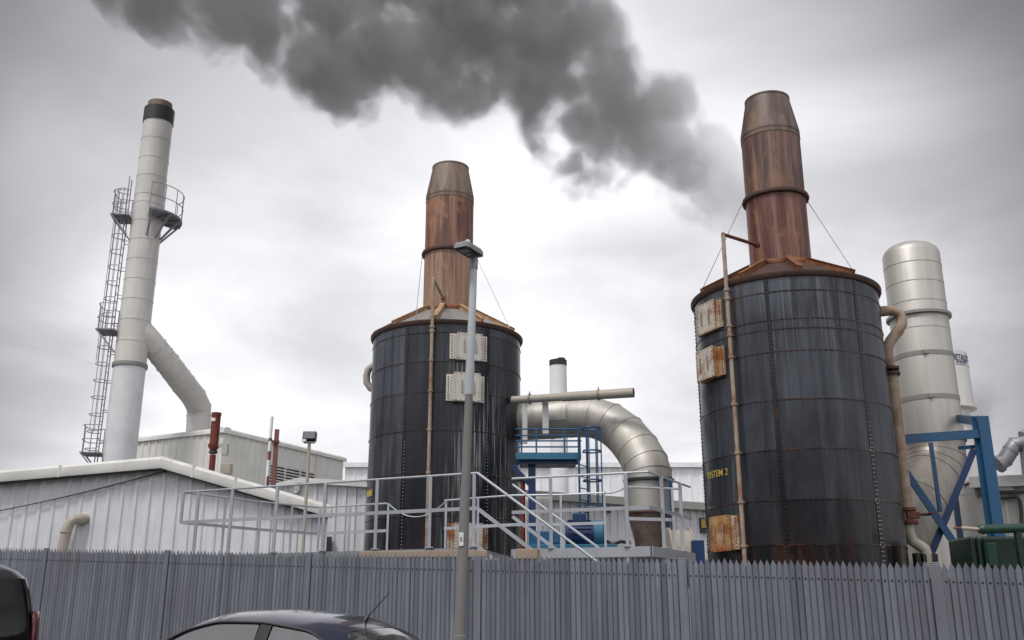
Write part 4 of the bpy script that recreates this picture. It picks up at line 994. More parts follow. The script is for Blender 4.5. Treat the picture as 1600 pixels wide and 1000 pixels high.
S2x, S2y = at(1470, 600, 29.5).x, 29.5
s2 = empty('short_silver_stack', (S2x, S2y, 0), 'shorter pale silo column with blue lettering half hidden behind the wide silver stack', 'stack')
z0, z1, z2, z3 = at(1490, 556, S2y).z, at(1505, 640, S2y).z, at(1505, 664, S2y).z, at(1500, 880, S2y).z
b = MB(); b.lathe([(0, z0 + .06), (.6, z0 + .05), (.84, z0), (.86, z0 - .04), (.87, z1 + .15), (.93, z1), (.93, z1 - .05), (.70, z1 - .06)], (S2x, S2y, 0), 48)
z = at(1498, 578, S2y).z; b.lathe([(.86, z - .012), (.874, z - .012), (.874, z + .012), (.86, z + .012)], (S2x, S2y, 0), 48); b.build('sleeve', M['silver_b'], s2)
b = MB(); b.lathe([(.72, z1), (.72, z2)], (S2x, S2y, 0), 48); b.build('neck', M['silver_b'], s2)
b = MB(); b.lathe([(.72, z2 + .05), (.82, z2 + .04), (.82, z2 - .06), (.72, z2 - .07)], (S2x, S2y, 0), 48); b.build('flange', M['dark'], s2)
b = MB(); b.lathe([(.74, z2 - .05), (.86, z2 - .9), (.90, z2 - 1.6), (.90, -.5)], (S2x, S2y, 0), 48); b.lathe([(.90, z2 - 2.2), (.912, z2 - 2.2), (.912, z2 - 2.24), (.9, z2 - 2.24)], (S2x, S2y, 0), 48); b.build('body', M['silver_b'], s2)
for body, px, py, size in (('METALECT', 1486, 555, .28), ('01274 39', 1494, 564, .18)):
    p = hit_cyl(px, py, S2x, S2y, .862); a0 = ang(p, S2x, S2y); zz = p.z - (.14 if size > .25 else .1)
    text_mb(body, size, lambda v: (S2x + (.868 + v.z) * math.cos(a0 + v.x * .62 / .862), S2y + (.868 + v.z) * math.sin(a0 + v.x * .62 / .862), zz + v.y), .004, extrude=.003).build('lettering', M['blueink'], s2, recalc=False)

# ---- blue frame round the stack
BY = 22.5
bf = empty('bracing_tower', at(1545, 880, BY), 'blue braced steel frame in front of the wide silver stack', 'frame')
pt, pb_ = at(1533, 651, BY), at(1548, 820, BY)
b = MB(); b.bar((pt.x, BY, -.4), (pt.x, BY, pt.z), .26, .2); b.box((pt.x - .16, BY + .05, (pt.z - .4) / 2 + .1), (.1, .05, pt.z)); b.build('post', M['blue'], bf)
def beam(p, q, w=.14, h=.16, m='blue', nm='beam'):
    b = MB(); b.bar(p, q, w, h); b.build(nm, M[m], bf)
beam(at(1413, 686, BY), at(1528, 678, BY), .12, .2)
beam(at(1492, 653, BY + 2.6), (pt.x - .12, BY + .08, pt.z - .08), .12, .2)
beam(at(1386, 660, BY), at(1397, 702, BY), .16, .16, 'bluedeep', 'stub')
beam(at(1380, 690, BY), at(1413, 687, BY), .12, .2)
beam(at(1498, 700, BY + .5), at(1524, 698, BY + .2), .08, .08)
beam(at(1416, 738, BY - .05), at(1511, 878, BY - .05), .05, .16, 'blue', 'brace')
beam(at(1522, 702, BY + .08), at(1452, 872, BY + .08), .05, .15, 'bluedeep', 'brace')
beam(at(1454, 692, BY), at(1469, 800, BY), .08, .08, 'blue', 'strut')
beam(at(1400, 806, BY + .05), at(1466, 803, BY + .05), .05, .06, 'bluedeep', 'strut')
b = MB(); q = at(1391, 860, 22.4); b.bar((q.x - .25, 22.4, q.z + .6), (q.x + .4, 22.4, -.1), .12, .12); b.build('brace', M['bluedeep'], bf)

# ---- S pipe on tank two
PY = 20.6
sp = empty('swan_neck_pipe', at(1440, 880, PY), 'rusty beige swan neck pipe running down the right side of the SYSTEM 2 tank', 'pipe')
b = MB(); b.tube([at(1352, 487, PY + .25), at(1374, 487, PY), at(1392, 485, PY), at(1404, 489, PY), at(1409, 498, PY), at(1409, 507, PY), at(1402, 519, PY), at(1391, 533, PY), at(1387, 544, PY), at(1388, 558, PY), at(1391, 574, PY)], .118, 18); b.build('neck', M['rustpipe'], sp)
b = MB(); b.tube([at(1393, 582, PY), at(1416, 796, PY)], .135, 18); b.build('downpipe', M['rustpipe'], sp)
for px, py, rr in ((1391, 576, .19), (1392.5, 584, .19), (1416, 796, .2), (1419, 816, .2)):
    q = at(px, py, PY); b = MB(); b.lathe([(.1, -.03), (rr, -.03), (rr, .03), (.1, .03)], q, 20)
    for k in range(8): b.dome((q.x + (rr - .03) * math.cos(k * math.pi / 4), q.y + (rr - .03) * math.sin(k * math.pi / 4), q.z - .03), (0, 0, -1), .022, .03)
    b.build('flange', M['rustrim'] if py < 700 else M['rustbrown'], sp)
q0 = at(1370, 487, PY + .05); b = MB(); b.tube([q0 - Vector((.03, 0, 0)), q0 + Vector((.03, 0, 0))], .18, 16); b.tube([q0 - Vector((.11, 0, 0)), q0 - Vector((.06, 0, 0))], .18, 16); b.build('flange', M['rustrim'], sp)
b = MB(); b.tube([at(1416, 797, PY), at(1419, 815, PY), at(1420, 830, PY), at(1425, 845, PY), at(1436, 852, PY), at(1445, 858, PY), at(1449, 870, PY), at(1450, 884, PY), at(1450, 920, PY)], .115, 16); b.build('tail', M['beigepipe'], sp)
b = MB(); q = at(1419, 806, PY); b.box(q + Vector((.05, -.1, 0)), (.26, .14, .14)); b.tube([q + Vector((.1, -.15, .02)), q + Vector((.42, -.2, .04))], .016, 6); b.lathe([(.02, -.01), (.09, -.01), (.09, .01), (.02, .01)], q + Vector((.42, -.2, .04)), 14); b.build('valve', M['rustbrown'], sp)
b = MB(); q = at(1449, 872, PY); b.box(q, (.36, .2, .16)); b.box(q + Vector((-.2, 0, -.1)), (.14, .2, .4)); b.build('valve', M['dark'], sp)
b = MB(); b.tube([at(1384, 580, PY - .12), at(1399, 720, PY - .12), at(1408, 800, PY - .12), at(1413, 882, PY - .12)], .022, 6); b.build('trace_pipe', M['rustbrown'], sp)
cb = MB(); a_ = at(1381, 600, PY + .5); cb.bar(Vector((a_.x, a_.y, 0.3)), a_, .18, .12); tag(cb.build('cable_tray', M['beigepipe']), 'upright beige cable tray behind the swan neck pipe', 'tray')

# ---- right hand building, pipes, green plant
RY = 27.5
r0 = at(1520, 748, RY); zr = r0.z; r1 = at(1760, 722, RY - 2)
rb = empty('grey_plant_room', (r0.x, RY, 0), 'grey clad plant room with small white sign at the right edge', 'building')
rdv = Vector((1, -.38, 0)).normalized(); rn = Vector((-.38, -1, 0)).normalized(); r1 = Vector((r0.x, RY, 0)) + rdv * 7
b = MB(); ribbed(b, (r0.x, RY), (r1.x, r1.y), -.6, lambda s: zr - .1, .42, .035, rn); b.add([(r0.x, RY, -.6), (r0.x + 1, RY + 4, -.6), (r0.x + 1, RY + 4, zr - .1), (r0.x, RY, zr - .1)], [(0, 1, 2, 3)]); b.build('wall', M['trim_grey'], rb, recalc=False)
b = MB(); a_ = Vector((r0.x, RY, zr - .12)) + rn * .1; b.bar(a_ - rdv * .1, a_ + rdv * 7.1, .26, .30); b.prism([Vector((r0.x, RY, zr)), Vector((r1.x, r1.y, zr)), Vector((r1.x + 1, r1.y + 5, zr + .2)), Vector((r0.x + 1, RY + 5, zr + .2))], (0, 0, -.06)); b.build('roof', M['trim'], rb)
def on_r(px, py, off=.06): return at_plane(px, py, Vector((r0.x, RY, 0)) + rn * off, rn)
q0, q1 = on_r(1554, 760), on_r(1582, 759); b = MB(); q1.z = q0.z; b.bar(q0, q1, .02, .24); sg = b.build('wall_sign', M['white'], rb)
mid = (q0 + q1) / 2; b = MB(); b.bar(mid - rdv * .13 + rn * .014, mid + rdv * .15 + rn * .014, .006, .045); b.build('lettering_strip', M['ink'], sg)
b = MB(); q = on_r(1550, 770, .1); b.bar(q, q + rdv * 5, .06, .06); q2 = on_r(1585, 782, .12); b.tube([on_r(1562, 778, .14), on_r(1588, 776, .14), on_r(1594, 782, .14), on_r(1596, 800, .14), on_r(1596, 830, .14)], .05, 8); b.build('pipework', M['dark'], rb)
b = MB(); b.box(on_r(1533, 770, .12), (.16, .16, .18)); b.build('junction_box', M['dark'], rb, bevel=.02)
eb = empty('roof_duct', at(1590, 730, 26.4), 'grey bent ventilation duct on the plant room roof at the right edge', 'duct')
b = MB(); ep = [at(1562, 724, 26.6), at(1570, 719, 26.6), at(1579, 704, 26.5), at(1586, 694, 26.5), at(1597, 692, 26.4), at(1606, 702, 26.4), at(1610, 740, 26.4)]
seg_tube(b, ep, [.21] * 7, 22); b.build('tube', M['steelgrey'], eb)
b = MB(); d = (ep[1] - ep[0]).normalized(); b.tube([ep[0] - d * .08, ep[0]], .25, 20); b.build('end_flange', M['raildark'], eb)
b = MB(); b.tube([at(1600, 684, 27), at(1612, 676, 27), at(1628, 690, 27), at(1632, 740, 27)], .21, 18); b.build('second_tube', M['steelgrey'], eb)

GYy = 18.5
gt = empty('green_cylinder', at(1565, 850, GYy), 'long dark green horizontal cylinder with pale nozzle at the right edge', 'cylinder')
A, B_ = at(1531, 827, GYy), at(1660, 823, GYy); d = (B_ - A).normalized(); b = MB(); b.tube([A - d * .02, A + d * .05, A + d * .1, A + d * .9, A + d * .95, B_], [.07, .10, .085, .085, .1, .1], 18); b.build('body', M['green'], gt)
b = MB(); b.tube([at(1502, 825, GYy), A], .034, 10); b.build('nozzle', M['beigepipe'], gt)
b = MB(); b.tube([at(1490, 825, GYy), at(1503, 825, GYy)], .02, 8); b.build('tip', M['rustorange'], gt)
b = MB(); q = A + d * .7; b.bar((q.x, q.y, -.5), (q.x, q.y, q.z), .1, .1); q = A + d * 1.5; b.bar((q.x, q.y, -.5), (q.x, q.y, q.z), .1, .1); b.build('support', M['greendark'], gt)
gk = empty('green_skip', at(1560, 880, 18.9), 'dark green steel plant casing below the green cylinder', 'casing')
for px0, px1, nm in ((1514, 1524, 'rib'), (1525, 1534, 'rib'), (1535, 1700, 'body')):
    q0, q1 = at(px0, 838, 19.2), at(px1, 836, 19.2); b = MB(); b.box(((q0.x + q1.x) / 2, 19.2 + .5, q0.z / 2 - .1), (q1.x - q0.x - .015, 1.0, q0.z + .2)); b.build('casing_' + nm if nm == 'rib' else 'casing', M['greendark'], gk, bevel=.05)
b = MB(); q0, q1 = at(1542, 848, 19.12), at(1562, 885, 19.12); b.box(((q0.x + q1.x) / 2, 19.16, (q0.z + q1.z) / 2), (q1.x - q0.x, .06, q0.z - q1.z)); b.build('door', M['green'], gk, bevel=.02)

# ------------------------------------------------------------------ street lamp
LY = 11.3
p_top = at(740.5, 418, LY); slope = .0248
def lp(z): return Vector((-.476 - (p_top.z - z) * slope, LY, z))
lamp = empty('street_lamp', (lp(.1).x, LY, gz(lp(.1).x, LY)), 'leaning street lamp with brown lower column and pale upper sleeve on the pavement', 'street lamp')
zsp = at(733, 613, LY).z
b = MB(); zs_ = [gz(-.6, LY) - .05, .35, 1.0, 1.28, 1.285, 1.6, 2.6, 3.4, zsp]; rs_ = [.085, .085, .084, .083, .070, .066, .058, .052, .047]
b.tube([lp(z) for z in zs_], rs_, 20); b.build('column', M['postlow'], lamp)
b = MB(); b.tube([lp(zsp - .03), lp(zsp), lp(p_top.z)], [.050, .054, .042], 20); b.build('sleeve', M['postup'], lamp)
b = MB(); b.box(lp(.85) + Vector((-.02, -.078, 0)), (.09, .03, .62)); b.build('service_door', M['postlow'], lamp, bevel=.006)
b = MB(); b.tube([lp(p_top.z - .02), lp(p_top.z + .16)], [.05, .045], 16); b.build('spigot', M['raildark'], lamp)
hd = Vector((-.50, -.866, 0)).normalized(); hs = Vector((hd.y, -hd.x, 0)); hs = -hs if hs.x < 0 else hs
hb = lp(p_top.z + .19)
tiltv = (hd + Vector((0, 0, .02))).normalized(); upv = hs.cross(tiltv); upv = upv if upv.z > 0 else -upv
outl = [(-.08, -.08), (-.08, .08), (-.03, .108), (.29, .108), (.34, .08), (.34, -.08), (.29, -.108), (-.03, -.108)]
def hp(a, c, z): return hb + tiltv * a + hs * c + upv * z
b = MB(); n = len(outl); ring = []
for z, k in ((-.035, 1), (.01, 1), (.045, .85), (.055, .6)): ring += [hp(.13 + (a - .13) * k, c * k, z) for a, c in outl]
fs = [tuple(range(n)), tuple(range(3 * n, 4 * n))]
for i in range(3): fs += [(i * n + j, i * n + (j + 1) % n, (i + 1) * n + (j + 1) % n, (i + 1) * n + j) for j in range(n)]
b.add(ring, fs); b.build('lantern', M['steelgrey'], lamp)
b = MB(); MM = Matrix((tiltv, hs, upv)).transposed(); b.box(hp(.15, 0, -.04), (.32, .19, .012), M=MM); b.build('lantern_glass', M['black'], lamp)
b = MB(); b.box(hp(.22, 0, -.048), (.12, .13, .006), M=MM); b.box(hp(.09, 0, -.048), (.08, .11, .006), M=MM); b.build('led_panel', M['lens_panel'], lamp)
b = MB(); b.lathe([(.035, 0), (.035, .05), (.02, .065), (0, .068)], hp(.16, 0, .055), 14); b.build('photocell', M['white'], lamp)
zp = at(720, 843, LY).z; b = MB(); q = lp(zp) + Vector((-.022, -.068, 0)); b.box(q, (.052, .006, .15)); pl = b.build('number_plate', M['white'], lamp)
text_mb('5', .065, lambda v: q + Vector((v.x, -.004 - v.z, v.y - .025)), .001, 'CENTER', .001).build('lettering', M['ink'], pl, recalc=False)

# ------------------------------------------------------------------ cars
def car_frame(o, heading):
    h = Vector((heading[0], heading[1], 0)).normalized(); l = Vector((-h.y, h.x, 0)); gzv = o.z
    # follow the ground slope
    hf = Vector((h.x, h.y, (gz(o.x + h.x, o.y + h.y) - gz(o.x, o.y)))).normalized(); up = hf.cross(l)
    up = up if up.z > 0 else -up
    return lambda x, y, z: o + hf * x + l * y + up * z
HD = (-.8965, .443)
def wheel(pf_, par, x, y, sgn, r=.31):
    pts = []
    b = MB(); prof = [(.19, -.09), (.27, -.10), (r, -.07), (r + .005, 0), (r, .07), (.27, .10), (.19, .09)]
    vs = []; seg = 28
    for rr, yy in prof:
        for k in range(seg): a = 2 * math.pi * k / seg; vs.append(pf_(x + rr * math.cos(a), y + yy, r + rr * math.sin(a)))
    b.add(vs, [(i * seg + k, i * seg + (k + 1) % seg, (i + 1) * seg + (k + 1) % seg, (i + 1) * seg + k) for i in range(len(prof) - 1) for k in range(seg)], True)
    w = b.build('wheel', M['rubber'], par)
    b = MB(); vs = [pf_(x + .2 * math.cos(2 * math.pi * k / seg), y + sgn * .06, r + .2 * math.sin(2 * math.pi * k / seg)) for k in range(seg)] + [pf_(x, y + sgn * .085, r)]
    b.add(vs, [(k, (k + 1) % seg, seg) for k in range(seg)])
    for k in range(6):
        a = 2 * math.pi * k / 6; b.bar(pf_(x + .03 * math.cos(a), y + sgn * .09, r + .03 * math.sin(a)), pf_(x + .19 * math.cos(a), y + sgn * .075, r + .19 * math.sin(a)), .05, .02)
    b.build('rim', M['alloy'], w)
def interp(tab, x):
    for (a, va), (c, vc) in zip(tab, tab[1:]):
        if x <= c:
            if x <= a: return va
            f = (x - a) / (c - a); return va + (vc - va) * f
    return tab[-1][1]
def smooth_tab(tab):
    def f(x):
        return (interp(tab, x - .09) + interp(tab, x - .045) + 2 * interp(tab, x) + interp(tab, x + .045) + interp(tab, x + .09)) / 6
    return f
# -- saloon
co_ = Vector((-2.13, 9.0, 0)); co_.z = gz(co_.x, co_.y) - .04
saloon = empty('saloon_car', co_, 'dark navy saloon car with roof aerial parked by the fence, roof seen only', 'car')
cf = car_frame(co_, HD)
zroof = smooth_tab([(-2.25, .80), (-2.15, 1.02), (-1.72, 1.06), (-1.02, 1.42), (-.78, 1.48), (-.2, 1.51), (.25, 1.485), (.45, 1.44), (1.12, .98), (2.0, .86), (2.25, .66)])
zside = smooth_tab([(-1.52, .99), (-1.15, 1.24), (-.85, 1.37), (-.35, 1.415), (.15, 1.40), (.45, 1.32), (1.06, .985)])
def hw(z): return .80 - max(0, z - .95) * .42
xs = [-1.74 + i * .0477 for i in range(61)]
stations = []
def sec(x):
    zr_, zs_2 = zroof(x), min(zside(x), zroof(x) - .012)
    if x < -1.52 or x > 1.06: zs_2 = min(.985, zroof(x) - .012)
    pts = []
    ws = hw(zs_2)
    for k in range(11):
        f = k / 10
        y = ws * (1 - f); z = zs_2 + (zr_ - zs_2) * (1 - (1 - f) ** 2.6) ** 1.0
        pts.append((y, z))
    return pts
grid = [[(x, y, z) for y, z in sec(x)] for x in xs]
def quads(pred, sgn, eps=0):
    b = MB()
    for i in range(len(xs) - 1):
        for k in range(10):
            xm_ = (xs[i] + xs[i + 1]) / 2
            ky = k
            if pred(xm_, ky):
                q = [grid[i][k], grid[i + 1][k], grid[i + 1][k + 1], grid[i][k + 1]]
                b.add([cf(a, c * sgn, d + eps) for a, c, d in q], [(0, 1, 2, 3)], True)
    return b
is_rear = lambda x, k: x < -1.06 and x > -1.68 and k >= 3
is_front = lambda x, k: x > .43 and x < 1.08 and k >= 2
def merge(*bs):
    m = MB()
    for q in bs: m.add(q.v, q.f, True)
    return m
def weld(o):
    bm = bmesh.new(); bm.from_mesh(o.data); bmesh.ops.remove_doubles(bm, verts=bm.verts, dist=.0008); bmesh.ops.recalc_face_normals(bm, faces=bm.faces); bm.to_mesh(o.data); bm.free(); return o
isb = lambda x, k: not is_rear(x, k) and not is_front(x, k)
body = merge(quads(isb, 1), quads(isb, -1))
# lower body grid
bx = [-2.28 + i * .0912 for i in range(51)]
def low_sec(x):
    e = max(0, (abs(x - 0.0) - 1.75)) / .53; w = .84 * (1 - .28 * e ** 2.2)
    zt_ = min(zroof(x), .985 if -1.76 < x < 1.13 else 9)
    inner = hw(.985) if -1.74 < x < 1.12 else w * .9
    tz = zt_
    return [(inner if -1.74 < x < 1.12 else 0, tz), (w * .6 if not -1.74 < x < 1.12 else inner, tz), (w * .93, tz - .03), (w, tz - .14), (w * 1.01, .62), (w, .42), (w * .96, .24), (w * .9, .20)]
for sgn in (1, -1):
    for i in range(len(bx) - 1):
        A, B2 = low_sec(bx[i]), low_sec(bx[i + 1])
        for k in range(7):
            body.add([cf(bx[i], A[k][0] * sgn, A[k][1]), cf(bx[i + 1], B2[k][0] * sgn, B2[k][1]), cf(bx[i + 1], B2[k + 1][0] * sgn, B2[k + 1][1]), cf(bx[i], A[k + 1][0] * sgn, A[k + 1][1])], [(0, 1, 2, 3)], True)
for x, s_ in ((-2.28, low_sec(-2.28)), (2.28, low_sec(2.28))):
    body.add([cf(x, y, z) for y, z in s_] + [cf(x, -y, z) for y, z in reversed(s_)], [tuple(range(16))], False)
bo = weld(body.build('body', M['navy'], saloon))
rw = merge(quads(is_rear, 1, -.003), quads(is_rear, -1, -.003)); weld(rw.build('rear_window', M['glass'], saloon, recalc=False))
rw = merge(quads(is_front, 1, -.003), quads(is_front, -1, -.003)); weld(rw.build('windscreen', M['glass'], saloon, recalc=False))
for sgn in (1, -1):
    for (x0, x1) in ((-.30, 1.03), (-1.18, -.42), (-1.47, -1.215)):
        b = MB(); n = 26
        for i in range(n):
            a, c = x0 + (x1 - x0) * i / n, x0 + (x1 - x0) * (i + 1) / n
            za, zc_ = max(zside(a) - .012, .99), max(zside(c) - .012, .99)
            qs = []
            for k in range(5):
                f0, f1 = k / 4, (k + 1) / 4
                if k == 4: break
                pt_ = [(a, .985 + (za - .985) * f0), (c, .985 + (zc_ - .985) * f0), (c, .985 + (zc_ - .985) * f1), (a, .985 + (za - .985) * f1)]
                b.add([cf(x, sgn * (hw(z) - .012), z) for x, z in pt_], [(0, 1, 2, 3)], True)
        weld(b.build('side_window', M['glass'], saloon, recalc=False))
    b = MB()
    for xp, w in ((-.36, .06), (-1.20, .022)):
        zt_ = zside(xp) - .005; b.add([cf(xp - w, sgn * (hw(.985) - .002), .985), cf(xp + w, sgn * (hw(.985) - .002), .985), cf(xp + w - .02, sgn * (hw(zt_) - .002), zt_), cf(xp - w - .02, sgn * (hw(zt_) - .002), zt_)], [(0, 1, 2, 3)])
    n = 40; pts = [cf(-1.5 + 2.55 * i / n, sgn * (hw(zside(-1.5 + 2.55 * i / n)) + .002), zside(-1.5 + 2.55 * i / n) - .004) for i in range(n + 1)]
    b.tube(pts, .011, 6); b.build('window_trim', M['black'], saloon, recalc=False)
# interior: seats, headrests, parcel shelf
b = MB()
for x, y in ((.15, .36), (.15, -.36), (-.75, .38), (-.75, -.38)):
    p0 = cf(x, y, .55); b.bar(cf(x + .1, y, .5), cf(x - .12, y, 1.12), .46, .14, up=(HD[0], HD[1], 0)); b.bar(cf(x - .13, y, 1.14), cf(x - .17, y, 1.32), .24, .09, up=(HD[0], HD[1], 0))
b.build('seat', M['interior'], saloon, bevel=.04)
b = MB(); b.bar(cf(-1.0, 0, .94), cf(-1.7, 0, .96), 1.4, .03); b.bar(cf(1.1, 0, .92), cf(.55, 0, .90), 1.4, .05); b.build('parcel_shelf', M['interior'], saloon)
b = MB(); q = cf(-.93, 0, zroof(-.93)); q2 = q + (cf(-1.0, 0, 0) - cf(-.93, 0, 0)) * 0; b.tube([q, q + Vector((.025, 0, .035))], [.022, .012], 8); b.tube([q + Vector((.02, 0, .03)), q + Vector((.21, -.04, .235))], [.006, .003], 6); b.build('aerial', M['black'], saloon)
for y in (.62, -.62):
    b = MB(); b.bar(cf(-2.24, y - .14, .82), cf(-2.24, y + .14, .82), .06, .16); b.build('tail_light', M['redlens'], saloon, bevel=.02)
    b = MB(); b.bar(cf(2.2, y - .16, .66), cf(2.16, y + .14, .68), .06, .13); b.build('headlight', M['clearlens'], saloon, bevel=.02)
    b = MB(); b.bar(cf(.82, y * 1.5 - .06, 1.03), cf(.82, y * 1.5 + .06, 1.03), .1, .12); b.build('door_mirror', M['navy'], saloon, bevel=.03)
for x in (-1.35, 1.4):
    for s_ in (1, -1): wheel(cf, saloon, x, .74 * s_, s_)

# -- MPV at left: rings stacked in height
mp = at(52, 900, 11.3)
l_ = Vector((-HD[1], HD[0], 0)) * 1; left = Vector((-.443, -.8965, 0)); hv = Vector((HD[0], HD[1], 0))
corner = Vector((at(74, 955, 11.0).x, 11.0, 0))        # right rear corner
mo = corner + hv * 2.12 + left * .86; mo.z = gz(mo.x, mo.y) - .02
mpv = empty('people_carrier', mo, 'black people carrier with dark rear window and red tail light cut by the left edge', 'car')
mf = car_frame(mo, HD)
mzs = [.22, .35, .55, .75, .95, 1.02, 1.10, 1.25, 1.42, 1.56, 1.66, 1.74, 1.79, 1.82, 1.835]
xr = lambda z: -2.10 + (.06 if z < .3 else 0) + max(0, z - .95) ** 1.5 * .22 + (max(0, z - 1.66) / .175) ** 2 * .30
xf = lambda z: 2.1 - max(0, z - .62) * .9 - max(0, z - .98) * .75 - (max(0, z - 1.7) / .13) ** 2 * .15
wf = lambda z: .87 - max(0, z - .98) * .16 - (max(0, z - 1.6) / .235) ** 2 * .22 - (.05 if z < .3 else 0)
def ring_pts(z):
    x0, x1, w = xr(z), xf(z), wf(z); rc = .24; out = []
    for cx_, cy_, a0 in ((x0 + rc, w - rc, 90), (x0 + rc, -w + rc, 180), (x1 - rc, -w + rc, 270), (x1 - rc, w - rc, 0)):
        for k in range(7):
            a = R(a0 + 90 * k / 6); out.append((cx_ + rc * math.cos(a), cy_ + rc * math.sin(a)))
        nx = {90: (x0, -1), 180: (0, 0), 270: (0, 0), 0: (0, 0)}
    # refine straight runs
    fin = []
    for i, p in enumerate(out):
        q = out[(i + 1) % len(out)]; fin.append(p)
        d = math.dist(p, q)
        nn_ = 12 if i in (6, 20) else (30 if i in (13, 27) else 1)
        for k in range(1, nn_): fin.append((p[0] + (q[0] - p[0]) * k / nn_, p[1] + (q[1] - p[1]) * k / nn_))
    return fin
rings = [ring_pts(z) for z in mzs]; nr = len(rings[0])
bodyb, rearw, sidew, frontw = MB(), MB(), MB(), MB()
for i in range(len(mzs) - 1):
    for j in range(nr):
        j2 = (j + 1) % nr; zm = (mzs[i] + mzs[i + 1]) / 2
        q = [(rings[i][j], mzs[i]), (rings[i][j2], mzs[i]), (rings[i + 1][j2], mzs[i + 1]), (rings[i + 1][j], mzs[i + 1])]
        xm_ = sum(p[0][0] for p in q) / 4; ym_ = sum(p[0][1] for p in q) / 4
        tgt = bodyb; glassz = 1.02 < zm < 1.66
        if glassz:
            if xm_ < -1.85 + (zm - 1) * .25 and abs(ym_) < .74 - (.08 if zm > 1.56 or zm < 1.1 else 0): tgt = rearw
            elif xm_ > xf(zm) - .1 and abs(ym_) < .68: tgt = frontw
            elif abs(ym_) > .7 and (-1.75 < xm_ < -.75 or -.62 < xm_ < .25 or .36 < xm_ < .95): tgt = sidew
        tgt.add([mf(p[0], p[1], z) for p, z in q], [(0, 1, 2, 3)], True)
bodyb.add([mf(p[0], p[1], mzs[-1]) for p in rings[-1]], [tuple(range(nr))], True)
bodyb.add([mf(p[0], p[1], mzs[0]) for p in rings[0]], [tuple(range(nr))], False)
weld(bodyb.build('body', M['darkcar'], mpv)); weld(rearw.build('rear_window', M['tint'], mpv)); weld(sidew.build('side_window', M['tint'], mpv)); weld(frontw.build('windscreen', M['glass'], mpv))
for s_ in (1, -1):
    b = MB(); rows = [(z, [(-2.085 + max(0, z - .95) ** 1.5 * .22 - .012, .70), (-2.03 + max(0, z - .95) ** 1.5 * .22 - .012, .82), (-1.93, .876 - max(0, z - .98) * .16), (-1.84, .885 - max(0, z - .98) * .16)]) for z in (.90, 1.0, 1.1, 1.2, 1.32)]
    for (za, A), (zb_2, B2) in zip(rows, rows[1:]):
        for k in range(3): b.add([mf(A[k][0], A[k][1] * s_, za), mf(A[k + 1][0], A[k + 1][1] * s_, za), mf(B2[k + 1][0], B2[k + 1][1] * s_, zb_2), mf(B2[k][0], B2[k][1] * s_, zb_2)], [(0, 1, 2, 3)], True)
    o = b.build('tail_light', M['redlens'], mpv); weld(o); sd = o.modifiers.new('thick', 'SOLIDIFY'); sd.thickness = .02; sd.offset = 0
    b = MB(); b.bar(mf(2.0, s_ * .5, .7), mf(1.93, s_ * .8, .72), .08, .16); b.build('headlight', M['clearlens'], mpv, bevel=.02)
    b = MB(); b.bar(mf(.95, s_ * .86, 1.05), mf(.95, s_ * 1.04, 1.06), .1, .15); b.build('door_mirror', M['darkcar'], mpv, bevel=.03)
b = MB()
for x in (-.2, .65, -1.1):
    for y in (.38, -.38): b.bar(mf(x + .1, y, .6), mf(x - .1, y, 1.2), .48, .14, up=hv); b.bar(mf(x - .11, y, 1.22), mf(x - .14, y, 1.4), .25, .09, up=hv)
b.build('seat', M['interior'], mpv, bevel=.03)
for x in (-1.3, 1.3):
    for s_ in (1, -1): wheel(mf, mpv, x, .78 * s_, s_, .32)

# ------------------------------------------------------------------ smoke plume
SMOKE_LO, SMOKE_HI = .13, 1.2
t = bpy.data.materials.new('smoke'); t.use_nodes = True; nt = t.node_tree; nt.nodes.clear()
N = nt.nodes.new; Lk = nt.links.new
out = N('ShaderNodeOutputMaterial'); pv = N('ShaderNodeVolumePrincipled'); Lk(pv.outputs[0], out.inputs['Volume'])
tc = N('ShaderNodeTexCoord'); sx_ = N('ShaderNodeSeparateXYZ'); Lk(tc.outputs['Object'], sx_.inputs[0])
def mth(op, a, b=None, c=None, clamp=False):
    m = N('ShaderNodeMath'); m.operation = op; m.use_clamp = clamp
    for sk, v in zip(m.inputs, (a, b, c)):
        if v is None: continue
        if hasattr(v, 'is_linked'): Lk(v, sk)
        else: sk.default_value = v
    return m.outputs[0]
def mrange(v, a, b, c, d, kind='LINEAR'):
    m = N('ShaderNodeMapRange'); m.interpolation_type = kind
    for k_, q_ in zip(('From Min', 'From Max', 'To Min', 'To Max'), (a, b, c, d)): m.inputs[k_].default_value = q_
    Lk(v, m.inputs['Value']); return m.outputs[0]
# the plume's course: along its length a centre height, a half height and a depth
PL = [(130, -120, -20), (180, -125, 24), (230, -120, 44), (290, -120, 62), (350, -118, 80), (400, -115, 98), (430, -115, 130), (470, -112, 158), (505, -110, 166), (535, -110, 192), (570, -110, 178), (620, -110, 170), (670, -110, 186), (720, -110, 205), (768, -110, 200), (795, -110, 178), (815, -105, 205), (830, -105, 262), (870, -100, 290), (915, -80, 306), (950, -30, 304), (975, 20, 292), (1000, 95, 290), (1030, 105, 302), (1060, 110, 322), (1080, 125, 334), (1100, 180, 345), (1125, 200, 358), (1150, 250, 372), (1185, 290, 390)]
def plY(px): return 25.6 + (px - 130) * .0118
rows = []
for px, yt, yb in PL:
    Y = plY(px); a_, c_ = at(px, yt, Y), at(px, yb, Y); rows.append((a_.x, (a_.z + c_.z) / 2, (a_.z - c_.z) / 2, Y))
X0, X1 = rows[0][0], rows[-1][0]
rp_ = N('ShaderNodeValToRGB'); el = rp_.color_ramp.elements
while len(el) < len(rows): el.new(.5)
for e_, (x_, zc_, hz_, Y) in zip(el, rows): e_.position = (x_ - X0) / (X1 - X0); e_.color = (zc_ / 40, hz_ / 10, Y / 60, 1)
Lk(mrange(sx_.outputs[0], X0, X1, 0, 1), rp_.inputs[0])
